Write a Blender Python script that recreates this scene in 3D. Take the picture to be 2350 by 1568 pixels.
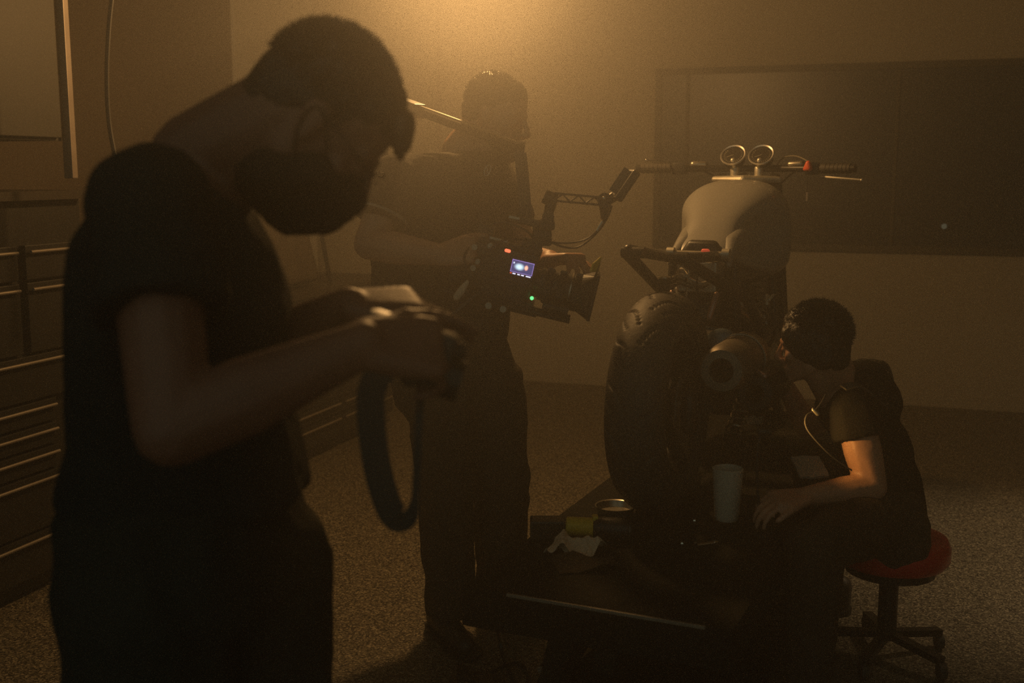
import bpy, bmesh, math, random
from mathutils import Vector, Matrix, noise
V = Vector
R = math.radians
random.seed(7)
for o in list(bpy.data.objects):
    bpy.data.objects.remove(o, do_unlink=True)
sc = bpy.context.scene
COL = sc.collection

# ------------------------------------------------------------------ camera
F = 2590.0
PITCH = R(8.65)
EYE = V((0, 0, 1.45))
cd = bpy.data.cameras.new('camera')
cam = bpy.data.objects.new('camera', cd)
COL.objects.link(cam)
cam.location = EYE
cam.rotation_euler = (R(90) - PITCH, 0, 0)
cd.sensor_width = 36
cd.lens = 36 * F / 2350
cd.clip_start = 0.05
cd.dof.use_dof = True
cd.dof.focus_distance = 3.5
cd.dof.aperture_fstop = 3.2
sc.camera = cam
# ------------------------------------------------------------------ world, exposure, lights
w = bpy.data.worlds.new('world')
sc.world = w
w.use_nodes = True
w.node_tree.nodes['Background'].inputs[0].default_value = (0.60, 0.67, 0.48, 1)
w.node_tree.nodes['Background'].inputs[1].default_value = 0.17
sc.view_settings.view_transform = 'Standard'
sc.view_settings.look = 'None'
sc.view_settings.exposure = 0.0
sc.view_settings.gamma = 1.0
sc.view_settings.use_curve_mapping = False
sc.cycles.max_bounces = 5
sc.cycles.diffuse_bounces = 3
sc.cycles.glossy_bounces = 2
sc.cycles.transmission_bounces = 4
sc.cycles.volume_bounces = 1
sc.cycles.use_denoising = False
sc.cycles.use_adaptive_sampling = False
sc.cycles.sample_clamp_direct = 2.6
sc.cycles.sample_clamp_indirect = 0.5


def lamp(name, kind, loc, energy, color, size=0.1, aim=None, **kw):
    l = bpy.data.lights.new(name, kind)
    l.energy = energy
    l.color = color
    if kind == 'AREA':
        l.size = size
    else:
        l.shadow_soft_size = size
    for k, v in kw.items():
        setattr(l, k, v)
    o = bpy.data.objects.new(name, l)
    COL.objects.link(o)
    o.location = loc
    if aim is not None:
        o.rotation_euler = (V(aim) - V(loc)).to_track_quat('-Z', 'Y').to_euler()
    return o


LAMP_AT = V((-0.15, 4.18, 2.21))
lamp('ceiling_bulb_light', 'POINT', LAMP_AT, 71, (1.0, 0.535, 0.18), 0.07)
# unseen spot added beyond the right edge to light the floor there
lamp('right_floor_fill', 'SPOT', (3.15, 3.95, 2.75), 170, (1.0, 0.68, 0.36), 0.06, aim=(2.05, 4.0, 0), spot_size=R(46), spot_blend=0.9)
# warm spot added to light the crouching mechanic's arm; its source is unseen
lamp('arm_fill_beam', 'SPOT', (0.715, 3.0, 0.745), 3.0, (1.0, 0.52, 0.13), 0.012, aim=(1.06, 3.03, 0.74), spot_size=R(84), spot_blend=0.7)


# ------------------------------------------------------------------ helpers
def P(px, py, Y):
    """a point at ground distance Y that is measured at (px, py) in the photograph"""
    a = (px - 1175) / F
    b = (784 - py) / F
    d = V((a, math.cos(PITCH) + b * math.sin(PITCH), -math.sin(PITCH) + b * math.cos(PITCH)))
    return EYE + d * (Y / d.y)


WM = {}


def mat(name, col, rough=0.6, metal=0.0, var=0.12, scale=12, bump=0.0, bscale=60, emit=None, estr=0, coat=0, spec=0.5):
    m = bpy.data.materials.new(name)
    m.use_nodes = True
    nt = m.node_tree
    b = nt.nodes['Principled BSDF']
    b.inputs['Roughness'].default_value = rough
    b.inputs['Metallic'].default_value = metal
    b.inputs['Coat Weight'].default_value = coat
    b.inputs['Specular IOR Level'].default_value = spec
    tc = nt.nodes.new('ShaderNodeTexCoord')
    n = nt.nodes.new('ShaderNodeTexNoise')
    n.inputs['Scale'].default_value = scale
    n.inputs['Detail'].default_value = 4
    nt.links.new(tc.outputs['Object'], n.inputs['Vector'])
    cr = nt.nodes.new('ShaderNodeValToRGB')
    c = V(col[:3])
    cr.color_ramp.elements[0].position = 0.3
    cr.color_ramp.elements[1].position = 0.7
    cr.color_ramp.elements[0].color = tuple(c * (1 - var)) + (1,)
    cr.color_ramp.elements[1].color = tuple(c * (1 + var)) + (1,)
    nt.links.new(n.outputs['Fac'], cr.inputs['Fac'])
    nt.links.new(cr.outputs['Color'], b.inputs['Base Color'])
    if bump:
        n2 = nt.nodes.new('ShaderNodeTexNoise')
        n2.inputs['Scale'].default_value = bscale
        nt.links.new(tc.outputs['Object'], n2.inputs['Vector'])
        bp = nt.nodes.new('ShaderNodeBump')
        bp.inputs['Strength'].default_value = bump
        bp.inputs['Distance'].default_value = 0.01
        nt.links.new(n2.outputs['Fac'], bp.inputs['Height'])
        nt.links.new(bp.outputs['Normal'], b.inputs['Normal'])
    if emit:
        b.inputs['Emission Color'].default_value = tuple(emit) + (1,)
        b.inputs['Emission Strength'].default_value = estr
    return m


M = dict(
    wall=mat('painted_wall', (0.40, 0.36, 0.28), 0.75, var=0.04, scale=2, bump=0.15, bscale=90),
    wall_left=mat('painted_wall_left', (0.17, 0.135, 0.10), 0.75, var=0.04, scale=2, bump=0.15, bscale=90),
    ceiling=mat('ceiling_paint', (0.10, 0.09, 0.07), 0.8),
    white=mat('white_board', (0.80, 0.78, 0.70), 0.45, var=0.04),
    glass_dark=mat('dark_window_glass', (0.035, 0.036, 0.03), 0.35, var=0.1, scale=3),
    frame_dark=mat('dark_frame', (0.07, 0.065, 0.05), 0.5),
    cab=mat('dark_cabinet_steel', (0.018, 0.018, 0.017), 0.5, var=0.15),
    cabg=mat('grey_cabinet_steel', (0.055, 0.052, 0.042), 0.55, var=0.08),
    trim=mat('light_metal_trim', (0.36, 0.30, 0.25), 0.45, 0.3),
    pull=mat('dull_pull_metal', (0.30, 0.26, 0.21), 0.45, 0.3),
    chrome=mat('chrome', (0.85, 0.82, 0.76), 0.16, 1.0, var=0.03),
    steel=mat('worn_steel', (0.50, 0.46, 0.38), 0.35, 0.9, var=0.2, scale=30),
    muffler=mat('burnt_muffler_steel', (0.20, 0.17, 0.13), 0.5, 0.6, var=0.15, scale=20),
    bezel=mat('brushed_chrome_bezel', (0.95, 0.90, 0.82), 0.32, 0.75, var=0.03),
    alu=mat('cast_aluminium', (0.62, 0.58, 0.48), 0.42, 0.7, var=0.12, scale=30),
    black=mat('black_plastic', (0.018, 0.018, 0.017), 0.42),
    blackm=mat('black_metal', (0.022, 0.021, 0.02), 0.38, 0.3),
    rubber=mat('rubber', (0.045, 0.040, 0.034), 0.62, bump=0.1),
    shirt_a=mat('black_cotton', (0.022, 0.025, 0.024), 0.9, bump=0.3, bscale=400, spec=0.2),
    shirt_b=mat('charcoal_cotton', (0.032, 0.025, 0.020), 0.9, bump=0.3, bscale=400, spec=0.2),
    shirt_c=mat('dark_grey_cotton', (0.020, 0.019, 0.017), 1.0, bump=0.3, bscale=400, spec=0.0),
    trouser=mat('dark_trousers', (0.028, 0.029, 0.024), 0.9, bump=0.3, bscale=300, spec=0.2),
    trouser_b=mat('brown_work_trousers', (0.050, 0.038, 0.028), 0.9, bump=0.3, bscale=300, spec=0.2),
    skin=mat('skin', (0.50, 0.27, 0.17), 0.5, var=0.08, scale=25, bump=0.05, bscale=200),
    hair=mat('dark_hair', (0.014, 0.011, 0.009), 0.5, bump=0.2, bscale=200),
    hair_b=mat('brown_hair', (0.07, 0.045, 0.028), 0.55, bump=0.2, bscale=200),
    mask=mat('black_mask_fabric', (0.014, 0.015, 0.013), 0.85, spec=0.2),
    skin_a=mat('darkened_skin', (0.21, 0.095, 0.06), 0.5, var=0.08, scale=25, bump=0.05, bscale=200),  # skin darkened because little light reaches this man
    strapm=mat('webbing', (0.10, 0.085, 0.065), 0.85),
    eye=mat('eye', (0.6, 0.58, 0.5), 0.2),
    shoe=mat('black_shoe', (0.03, 0.027, 0.024), 0.5),
    tank=mat('grey_tank_paint', (0.27, 0.262, 0.235), 0.42, var=0.03, scale=8, coat=0.25),
    red=mat('red_plastic', (0.55, 0.035, 0.02), 0.35),
    redseat=mat('red_vinyl', (0.62, 0.028, 0.022), 0.28),
    orange=mat('orange_red_switch', (0.85, 0.12, 0.04), 0.4),
    yellow=mat('yellow_plastic', (0.75, 0.55, 0.06), 0.4),
    paper=mat('crumpled_paper', (0.72, 0.56, 0.40), 0.8),
    greycloth=mat('grey_cloth', (0.30, 0.27, 0.22), 0.9, bump=0.3, bscale=300),
    blue=mat('blue_lit_metal', (0.16, 0.22, 0.25), 0.4, 0.4),  # blue tint paints in the bluish light on these parts
    pink=mat('pinkish_metal', (0.50, 0.32, 0.27), 0.4, 0.5),
    mug=mat('white_ceramic', (0.60, 0.56, 0.46), 0.25, var=0.02),
    lift=mat('black_lift_paint', (0.014, 0.014, 0.012), 0.8, bump=0.1, spec=0.1),
    flag=mat('matte_black_flag', (0.012, 0.012, 0.011), 0.7),
    wood=mat('dark_bench_top', (0.035, 0.028, 0.02), 0.5),
    machine=mat('machine_paint', (0.075, 0.06, 0.042), 0.6, var=0.25),
    led_red=mat('led_red', (0.6, 0.1, 0.05), 0.4, emit=(1.0, 0.16, 0.07), estr=1.8),
    glint_red=mat('red_glint_glow', (0.6, 0.1, 0.05), 0.4, emit=(1.0, 0.12, 0.05), estr=0.35),  # emission painted for a red reflection, not a lamp
    led_green=mat('led_green', (0.1, 0.6, 0.2), 0.4, emit=(0.14, 1.0, 0.28), estr=1.6),
    ui_white=mat('screen_white', (0.6, 0.6, 0.7), 0.4, emit=(0.75, 0.74, 1.0), estr=1.5),
    ui_red=mat('screen_red', (0.6, 0.1, 0.1), 0.4, emit=(1.0, 0.15, 0.08), estr=0.8),
    ui_purple=mat('screen_purple', (0.3, 0.2, 0.5), 0.4, emit=(0.32, 0.22, 0.62), estr=1.2),
)

# speckled floor
fl = mat('speckled_floor', (0.2, 0.17, 0.12), 0.6)
nt = fl.node_tree
b = nt.nodes['Principled BSDF']
tc = nt.nodes.new('ShaderNodeTexCoord')
vo = nt.nodes.new('ShaderNodeTexVoronoi')
vo.inputs['Scale'].default_value = 190
nt.links.new(tc.outputs['Object'], vo.inputs['Vector'])
cr = nt.nodes.new('ShaderNodeValToRGB')
cr.color_ramp.interpolation = 'CONSTANT'
els = cr.color_ramp.elements
els[0].position = 0
els[0].color = (0.035, 0.03, 0.022, 1)
els[1].position = 0.30
els[1].color = (0.14, 0.12, 0.085, 1)
for p_, c_ in ((0.55, (0.19, 0.165, 0.115, 1)), (0.75, (0.09, 0.075, 0.055, 1)), (0.87, (0.36, 0.31, 0.22, 1))):
    e = els.new(p_)
    e.color = c_
sp = nt.nodes.new('ShaderNodeSeparateColor')
nt.links.new(vo.outputs['Color'], sp.inputs[0])
nt.links.new(sp.outputs[0], cr.inputs['Fac'])
nt.links.new(cr.outputs['Color'], b.inputs['Base Color'])
b.inputs['Roughness'].default_value = 0.5
M['floor'] = fl

# camera display picture: emissive screen with a pale and an orange spot
sm = bpy.data.materials.new('camera_display')
sm.use_nodes = True
nt = sm.node_tree
b = nt.nodes['Principled BSDF']
b.inputs['Base Color'].default_value = (0.01, 0.01, 0.015, 1)
tc = nt.nodes.new('ShaderNodeTexCoord')


def blob(cx, cz, sx, sz, r1):
    mp = nt.nodes.new('ShaderNodeMapping')
    mp.vector_type = 'TEXTURE'
    mp.inputs['Location'].default_value = (cx, 0, cz)
    mp.inputs['Scale'].default_value = (sx, 100, sz)
    nt.links.new(tc.outputs['Object'], mp.inputs['Vector'])
    ln = nt.nodes.new('ShaderNodeVectorMath')
    ln.operation = 'LENGTH'
    nt.links.new(mp.outputs[0], ln.inputs[0])
    mr = nt.nodes.new('ShaderNodeMapRange')
    mr.interpolation_type = 'SMOOTHSTEP'
    mr.inputs['From Min'].default_value = r1
    mr.inputs['From Max'].default_value = 1.0
    mr.inputs['To Min'].default_value = 1
    mr.inputs['To Max'].default_value = 0
    nt.links.new(ln.outputs['Value'], mr.inputs['Value'])
    return mr.outputs[0]


SCREEN_BLOBS = blob
M['screen'] = sm


def _finish_screen():
    f1 = blob(-0.008, 0.0, 0.017, 0.012, 0.1)
    f2 = blob(0.0105, 0.001, 0.0065, 0.009, 0.3)
    f3 = blob(-0.024, 0.008, 0.003, 0.004, 0.1)
    base = (0.035, 0.035, 0.10, 1)
    prev = None
    for f_, c_ in ((f1, (0.55, 0.75, 0.85, 1)), (f2, (0.85, 0.40, 0.28, 1)), (f3, (0.6, 0.65, 0.8, 1))):
        mx = nt.nodes.new('ShaderNodeMix')
        mx.data_type = 'RGBA'
        if prev is None:
            mx.inputs[6].default_value = base
        else:
            nt.links.new(prev, mx.inputs[6])
        mx.inputs[7].default_value = c_
        nt.links.new(f_, mx.inputs[0])
        prev = mx.outputs[2]
    nt.links.new(prev, b.inputs['Emission Color'])
    b.inputs['Emission Strength'].default_value = 1.9


_finish_screen()


def thing(name, label, cat, loc=(0, 0, 0), rotz=0, group=None):
    o = bpy.data.objects.new(name, None)
    COL.objects.link(o)
    o.location = loc
    o.rotation_euler = (0, 0, rotz)
    o.empty_display_size = 0.1
    o['label'] = label
    o['category'] = cat
    if group:
        o['group'] = group
    WM[o.name] = Matrix.Translation(loc) @ Matrix.Rotation(rotz, 4, 'Z')
    return o


def mesh_obj(name, me, m, parent=None, world=True, smooth=False):
    if smooth:
        me.polygons.foreach_set('use_smooth', [True] * len(me.polygons))
    o = bpy.data.objects.new(name, me)
    if m is not None:
        me.materials.append(m)
    COL.objects.link(o)
    if parent is not None:
        W = WM[parent.name]
        if world:
            me.transform(W.inverted())
        o.parent = parent
        WM[o.name] = W
    return o


def obj(name, bm, m, parent=None, world=True, smooth=False, bevel=0, label=None):
    if bevel:
        bmesh.ops.bevel(bm, geom=[e for e in bm.edges if e.is_manifold and e.calc_face_angle(0) > 0.6], offset=bevel, segments=2, affect='EDGES', profile=0.6, clamp_overlap=True)
    me = bpy.data.meshes.new(name)
    bm.to_mesh(me)
    bm.free()
    o = mesh_obj(name, me, m, parent, world, smooth)
    if smooth:
        try:
            me.set_sharp_from_angle(angle=R(40))
        except Exception:
            pass
    if label:
        o['label'] = label
    return o


def tag(o, label, cat, group=None, kind=None):
    o['label'] = label
    o['category'] = cat
    if group:
        o['group'] = group
    if kind:
        o['kind'] = kind
    return o


def center_origin(o):
    """put a top-level mesh's origin at its base centre"""
    me = o.data
    xs = [v.co for v in me.vertices]
    mn = V((min(c.x for c in xs), min(c.y for c in xs), min(c.z for c in xs)))
    mx = V((max(c.x for c in xs), max(c.y for c in xs), max(c.z for c in xs)))
    c = V(((mn.x + mx.x) / 2, (mn.y + mx.y) / 2, mn.z))
    me.transform(Matrix.Translation(-c))
    o.location = c
    WM[o.name] = Matrix.Translation(c)
    return o


def NB():
    return bmesh.new()


def box(bm, size, mtx=None, loc=None, rotz=0):
    r = bmesh.ops.create_cube(bm, size=1)
    T = mtx if mtx is not None else Matrix.Translation(loc) @ Matrix.Rotation(rotz, 4, 'Z')
    bmesh.ops.transform(bm, matrix=T @ Matrix.Diagonal((size[0], size[1], size[2], 1)), verts=r['verts'])
    return bm


def cyl(bm, p1, p2, r1, r2=None, seg=20, caps=True):
    p1 = V(p1)
    p2 = V(p2)
    d = p2 - p1
    r = bmesh.ops.create_cone(bm, cap_ends=caps, segments=seg, radius1=r1, radius2=r1 if r2 is None else r2, depth=d.length)
    T = Matrix.Translation((p1 + p2) / 2) @ d.to_track_quat('Z', 'Y').to_matrix().to_4x4()
    bmesh.ops.transform(bm, matrix=T, verts=r['verts'])
    return bm


def bar(bm, p1, p2, wd, ht, up=(0, 0, 1)):
    p1 = V(p1)
    p2 = V(p2)
    d = (p2 - p1)
    x = d.normalized()
    y = V(up).cross(x).normalized()
    z = x.cross(y)
    T = Matrix((x, y, z)).transposed().to_4x4()
    T.translation = (p1 + p2) / 2
    box(bm, (d.length, wd, ht), mtx=T)
    return bm


def catmull(pts, n=8, closed=False):
    pts = [V(p) for p in pts]
    out = []
    N = len(pts)
    rng = range(N if closed else N - 1)
    for i in rng:
        p0 = pts[(i - 1) % N] if (closed or i > 0) else pts[0]
        p1 = pts[i]
        p2 = pts[(i + 1) % N]
        p3 = pts[(i + 2) % N] if (closed or i + 2 < N) else pts[-1]
        for k in range(n):
            t = k / n
            out.append(0.5 * ((2 * p1) + (p2 - p0) * t + (2 * p0 - 5 * p1 + 4 * p2 - p3) * t * t + (3 * p1 - p0 - 3 * p2 + p3) * t ** 3))
    if not closed:
        out.append(pts[-1])
    return out


def tube(bm, pts, r, seg=8, flat=None, up=(0, 0, 1)):
    """swept tube; flat=(width,thickness) makes a strap"""
    pts = [V(p) for p in pts]
    rings = []
    prev = V(up)
    for i, p in enumerate(pts):
        t = (pts[min(i + 1, len(pts) - 1)] - pts[max(i - 1, 0)]).normalized()
        n = prev - t * prev.dot(t)
        if n.length < 1e-4:
            n = t.orthogonal()
        n.normalize()
        prev = n
        bi = t.cross(n)
        rr = r(i / (len(pts) - 1)) if callable(r) else r
        ring = []
        if flat:
            for sx, sy in ((-1, -1), (1, -1), (1, 1), (-1, 1)):
                fw_ = flat[0](i / (len(pts) - 1)) if callable(flat[0]) else flat[0]
                ring.append(bm.verts.new(p + n * sy * flat[1] / 2 + bi * sx * fw_ / 2))
        else:
            for k in range(seg):
                a = 2 * math.pi * k / seg
                ring.append(bm.verts.new(p + (n * math.cos(a) + bi * math.sin(a)) * rr))
        rings.append(ring)
    s = len(rings[0])
    for a_, b_ in zip(rings, rings[1:]):
        for k in range(s):
            bm.faces.new((a_[k], a_[(k + 1) % s], b_[(k + 1) % s], b_[k]))
    bm.faces.new(rings[0][::-1])
    bm.faces.new(rings[-1])
    return bm


def lathe(bm, prof, mtx, seg=32):
    """prof: (radius, height) list, closed tube surface about local Z"""
    rings = []
    for r_, h in prof:
        if r_ < 1e-6:
            rings.append([bm.verts.new(mtx @ V((0, 0, h)))])
        else:
            rings.append([bm.verts.new(mtx @ V((r_ * math.cos(2 * math.pi * k / seg), r_ * math.sin(2 * math.pi * k / seg), h))) for k in range(seg)])
    for a_, b_ in zip(rings, rings[1:]):
        for k in range(seg):
            k2 = (k + 1) % seg
            if len(a_) == 1 and len(b_) == 1:
                continue
            if len(a_) == 1:
                bm.faces.new((a_[0], b_[k2], b_[k]))
            elif len(b_) == 1:
                bm.faces.new((a_[k], a_[k2], b_[0]))
            else:
                bm.faces.new((a_[k], a_[k2], b_[k2], b_[k]))
    return bm


def frame_z(p, direction):
    T = V(direction).to_track_quat('Z', 'Y').to_matrix().to_4x4()
    T.translation = V(p)
    return T


_ico = None


def ico_pts():
    global _ico
    if _ico is None:
        bm = bmesh.new()
        bmesh.ops.create_icosphere(bm, subdivisions=2, radius=1)
        _ico = [v.co.copy() for v in bm.verts]
        bm.free()
    return _ico


def hull(bm, items):
    """convex hull of spheres/ellipsoids/discs.  item: (center, r) | (center,(rx,ry,rz)[,rot3]) | ('d',center,normal,r)"""
    tmp = bmesh.new()
    for it in items:
        if it[0] == 'd':
            T = frame_z(it[1], it[2])
            for k in range(24):
                a = 2 * math.pi * k / 24
                tmp.verts.new(T @ V((it[3] * math.cos(a), it[3] * math.sin(a), 0)))
            continue
        c = V(it[0])
        r_ = it[1]
        if not isinstance(r_, (tuple, list)):
            r_ = (r_, r_, r_)
        rot = it[2] if len(it) > 2 else None
        for q in ico_pts():
            v = V((q.x * r_[0], q.y * r_[1], q.z * r_[2]))
            if rot is not None:
                v = rot @ v
            tmp.verts.new(c + v)
    res = bmesh.ops.convex_hull(tmp, input=tmp.verts[:])
    junk = [v for v in tmp.verts if not v.link_faces]
    bmesh.ops.delete(tmp, geom=junk, context='VERTS')
    me = bpy.data.meshes.new('tmp')
    tmp.to_mesh(me)
    tmp.free()
    bm.from_mesh(me)
    bpy.data.meshes.remove(me)
    return bm


def limb(bm, *pr):
    """chain of tapered segments: p0,r0,p1,r1,..."""
    pr = list(pr)
    pts = [(pr[i], pr[i + 1]) for i in range(0, len(pr), 2)]
    for a_, b_ in zip(pts, pts[1:]):
        hull(bm, [a_, b_])
    return bm


def sculpt(name, bm, m, parent=None, voxel=0.006, smooth=4, wrinkle=0, wscale=14, world=True, seed=0, kind=None, stretch=(1, 1, 1)):
    """fuse overlapping closed shapes into one continuous skin"""
    me = bpy.data.meshes.new(name + '_raw')
    bm.to_mesh(me)
    bm.free()
    t = bpy.data.objects.new('raw', me)
    COL.objects.link(t)
    md = t.modifiers.new('r', 'REMESH')
    md.mode = 'VOXEL'
    md.voxel_size = voxel
    if smooth:
        s = t.modifiers.new('s', 'SMOOTH')
        s.iterations = smooth
        s.factor = 0.6
    dg = bpy.context.evaluated_depsgraph_get()
    me2 = bpy.data.meshes.new_from_object(t.evaluated_get(dg))
    bpy.data.objects.remove(t, do_unlink=True)
    bpy.data.meshes.remove(me)
    me2.name = name
    me2.materials.clear()
    if wrinkle:
        nrm = [v.normal.copy() for v in me2.vertices]
        for v, n_ in zip(me2.vertices, nrm):
            q = V((v.co.x * stretch[0], v.co.y * stretch[1], v.co.z * stretch[2])) * wscale + V((seed, seed, 0))
            f_ = noise.noise(q) + 0.5 * noise.noise(q * 2.1)
            f_ = 1 - abs(f_) * 2.2
            v.co += n_ * (wrinkle * f_)
    o = mesh_obj(name, me2, m, parent, world, True)
    return o


# ================================================================== the room
TH = R(19.3)
HU = V((math.sin(TH), math.cos(TH), 0))    # along the left wall, away
HV = V((math.cos(TH), -math.sin(TH), 0))   # along the back wall, right


def RM(u, v, z=0):
    return HU * u + HV * v + V((0, 0, z))


def rbox(bm, u0, u1, v0, v1, z0, z1):
    c = RM((u0 + u1) / 2, (v0 + v1) / 2, (z0 + z1) / 2)
    box(bm, (abs(v1 - v0), abs(u1 - u0), abs(z1 - z0)), loc=c, rotz=-TH)
    return bm


UB = 7.33
VL = -4.08
VR = 4.2
HC = 3.6


def struct(name, bm, m, parent=None, label=None):
    o = obj(name, bm, m, parent)
    if parent is None:
        o['kind'] = 'structure'
        o['label'] = label or name
        WM[o.name] = Matrix.Identity(4)
    return o


struct('floor', rbox(NB(), -2.5, UB + 0.15, VL - 0.15, VR + 0.15, -0.12, 0), M['floor'], label='speckled grey resin floor')
struct('wall_back', rbox(NB(), UB, UB + 0.15, VL - 0.15, VR + 0.15, 0, HC), M['wall'], label='plain painted back wall behind the motorcycle')
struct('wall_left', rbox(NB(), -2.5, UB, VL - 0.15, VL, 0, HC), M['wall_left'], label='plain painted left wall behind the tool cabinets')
struct('wall_right', rbox(NB(), -2.5, UB, VR, VR + 0.15, 0, HC), M['wall'], label='plain painted right wall')
struct('ceiling', rbox(NB(), 0.5, UB, VL, VR, HC, HC + 0.12), M['ceiling'], label='dark ceiling')
struct('baseboard_back', rbox(NB(), UB - 0.012, UB, VL, VR, 0, 0.07), M['wall'], label='low skirting along the back wall')
struct('trim_1', rbox(NB(), UB - 0.02, UB, -3.105, -3.09, 0.0, 3.2), M['trim'], label='thin pale vertical trim on the back wall')
w1 = struct('window_1', rbox(NB(), UB - 0.02, UB - 0.002, -1.54, 1.42, 0.99, 2.06), M['glass_dark'], label='wide dark window pane in the back wall')
for (a_, b_, c_, d_) in ((-1.58, 1.46, 2.05, 2.09), (-1.58, 1.46, 0.95, 0.99), (-1.58, -1.54, 0.95, 2.09), (1.42, 1.46, 0.95, 2.09), (-1.38, -1.36, 0.99, 2.05), (-0.11, -0.09, 0.99, 2.05)):
    obj('window_frame', rbox(NB(), UB - 0.035, UB - 0.001, a_, b_, c_, d_), M['frame_dark'], w1)
obj('pane_glint', cyl(NB(), RM(UB - 0.06, 0.20, 1.115), RM(UB - 0.03, 0.20, 1.115), 0.016), M['chrome'], w1)  # chrome knob added to give the small glint on the pane

# white panel in the corner
bm = NB()
rbox(bm, 6.30, 7.29, VL + 0.002, VL + 0.03, 0.66, 3.3)
o = obj('white_panel', bm, M['white'], None, bevel=0.004)
center_origin(o)
tag(o, 'tall plain white panel on the left wall beside the room corner', 'panel')

# ------------------------------------------------------------------ tool cabinets on the left
VF = -2.76


def cabinet(name, u0, u1, ztop, rows, label, group=None):
    """rows: (z, [(ua, ub), ...]) each a drawer front with a bar handle"""
    t = thing(name, label, 'cabinet', RM((u0 + u1) / 2, (VF - 0.35)), -TH, group)
    obj('carcass', rbox(NB(), u0, u1, VF - 0.72, VF - 0.025, 0.06, ztop - 0.03), M['cab'], t)
    obj('plinth', rbox(NB(), u0 + 0.02, u1 - 0.02, VF - 0.68, VF - 0.06, 0.0, 0.06), M['black'], t)
    obj('worktop', rbox(NB(), u0, u1, VF - 0.74, VF + 0.01, ztop - 0.03, ztop), M['wood'], t)
    zs = [r_[0] for r_ in rows]
    for i, (z, spans) in enumerate(rows):
        zt = z + 0.022
        zb = (zs[i + 1] + 0.032) if i + 1 < len(zs) else 0.075
        for (a_, b_) in spans:
            d = obj('drawer', rbox(NB(), a_, b_, VF - 0.024, VF, zb, zt), M['cab'], t, bevel=0.003)
            h = NB()
            tube(h, [RM(a_ + 0.012, VF + 0.012, z), RM(b_ - 0.012, VF + 0.012, z)], 0.006, 10)
            obj('handle', h, M['pull'], d, smooth=True)
    return t


rows1 = [(1.18, [(2.14, 2.965), (3.0, 3.25)]), (1.055, [(2.14, 2.965), (3.0, 3.25)]), (0.81, [(2.14, 3.25)]), (0.65, [(2.14, 3.10)]),
         (0.565, [(2.14, 3.10)]), (0.485, [(2.14, 3.10)]), (0.40, [(2.14, 3.10)]), (0.20, [(2.14, 3.10)])]
cabinet('tool_cabinet', 2.1, 3.3, 1.38, rows1, 'tall dark tool cabinet of wide drawers at the left edge, behind the nearest man')
rows2 = [(0.72, [(3.36, 4.52), (4.56, 5.16), (5.2, 5.80)]), (0.56, [(3.36, 4.52), (4.56, 5.16), (5.2, 5.80)]), (0.40, [(3.36, 4.52), (4.56, 5.16), (5.2, 5.80)]),
         (0.245, [(3.36, 4.52), (4.56, 5.16), (5.2, 5.80)]), (0.165, [(3.36, 4.52), (4.56, 5.16), (5.2, 5.80)])]
cabinet('drawer_bench', 3.32, 5.83, 0.86, rows2, 'low dark drawer bench along the left wall with pale bar handles, under the machine')

# hutch above the near cabinet
t = thing('wall_cabinet', 'grey overhead cabinet at the upper left with a pale upright edge strip', 'cabinet', RM(2.7, VF - 0.4, 1.38), -TH)
obj('cabinet_body', rbox(NB(), 2.0, 3.26, VF - 0.72, VF - 0.05, 1.55, 3.1), M['cabg'], t)
for a_, b_ in ((2.02, 2.62), (2.64, 3.24)):
    obj('door', rbox(NB(), a_, b_, VF - 0.05, VF - 0.03, 1.56, 3.08), M['cabg'], t, bevel=0.003)
obj('back_panel', rbox(NB(), 2.0, 3.26, VF - 0.72, VF - 0.70, 1.385, 3.1), M['cab'], t)
obj('edge_strip', rbox(NB(), 3.262, 3.29, VF - 0.05, VF - 0.012, 1.42, 3.1), M['trim'], t, bevel=0.004)

# machine on the drawer bench
base = RM(4.85, VF - 0.40, 0.86)
t = thing('bench_machine', 'dark boxy workshop machine with two round shoulders, on the bench behind the nearest man', 'machine', base, -TH)
bm = NB()
hull(bm, [((-.28, -.28, .05), .03), ((.28, -.28, .05), .03), ((-.28, .28, .05), .03), ((.28, .28, .05), .03),
          ((-.20, -.18, .42), .06), ((.20, -.18, .42), .06), ((-.20, .2, .42), .06), ((.20, .2, .42), .06)])
sculpt('housing', bm, M['machine'], t, 0.012, 2, world=False)
for y_ in (-0.2, 0.16):
    obj('drum', cyl(NB(), (-.22, y_, .45), (.22, y_, .45), .085, seg=28), M['machine'], t, world=False, smooth=True)
obj('crossbar', cyl(NB(), (0.1, -.2, .49), (0.1, .16, .49), .012), M['steel'], t, world=False)
obj('knob', cyl(NB(), (.12, .22, .5), (.12, .22, .60), .018), M['black'], t, world=False)
obj('hose', tube(NB(), catmull([(.18, .22, .52), (.28, .3, .45), (.3, .36, .2), (.3, .42, .012)], 6), .012), M['black'], t, world=False, smooth=True)

# hanging cable
bm = NB()
tube(bm, catmull([P(262, -330, 3.8), P(262, -80, 3.8), P(250, 60, 3.8), P(245, 170, 3.8), P(249, 270, 3.8), P(262, 350, 3.8), P(285, 450, 3.8), P(300, 560, 3.8)], 8), 0.008, 8)
o = obj('hanging_cable', bm, M['black'], None, smooth=True)
center_origin(o)
tag(o, 'black cable hanging down beside the pale cabinet edge strip', 'cable')


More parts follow.
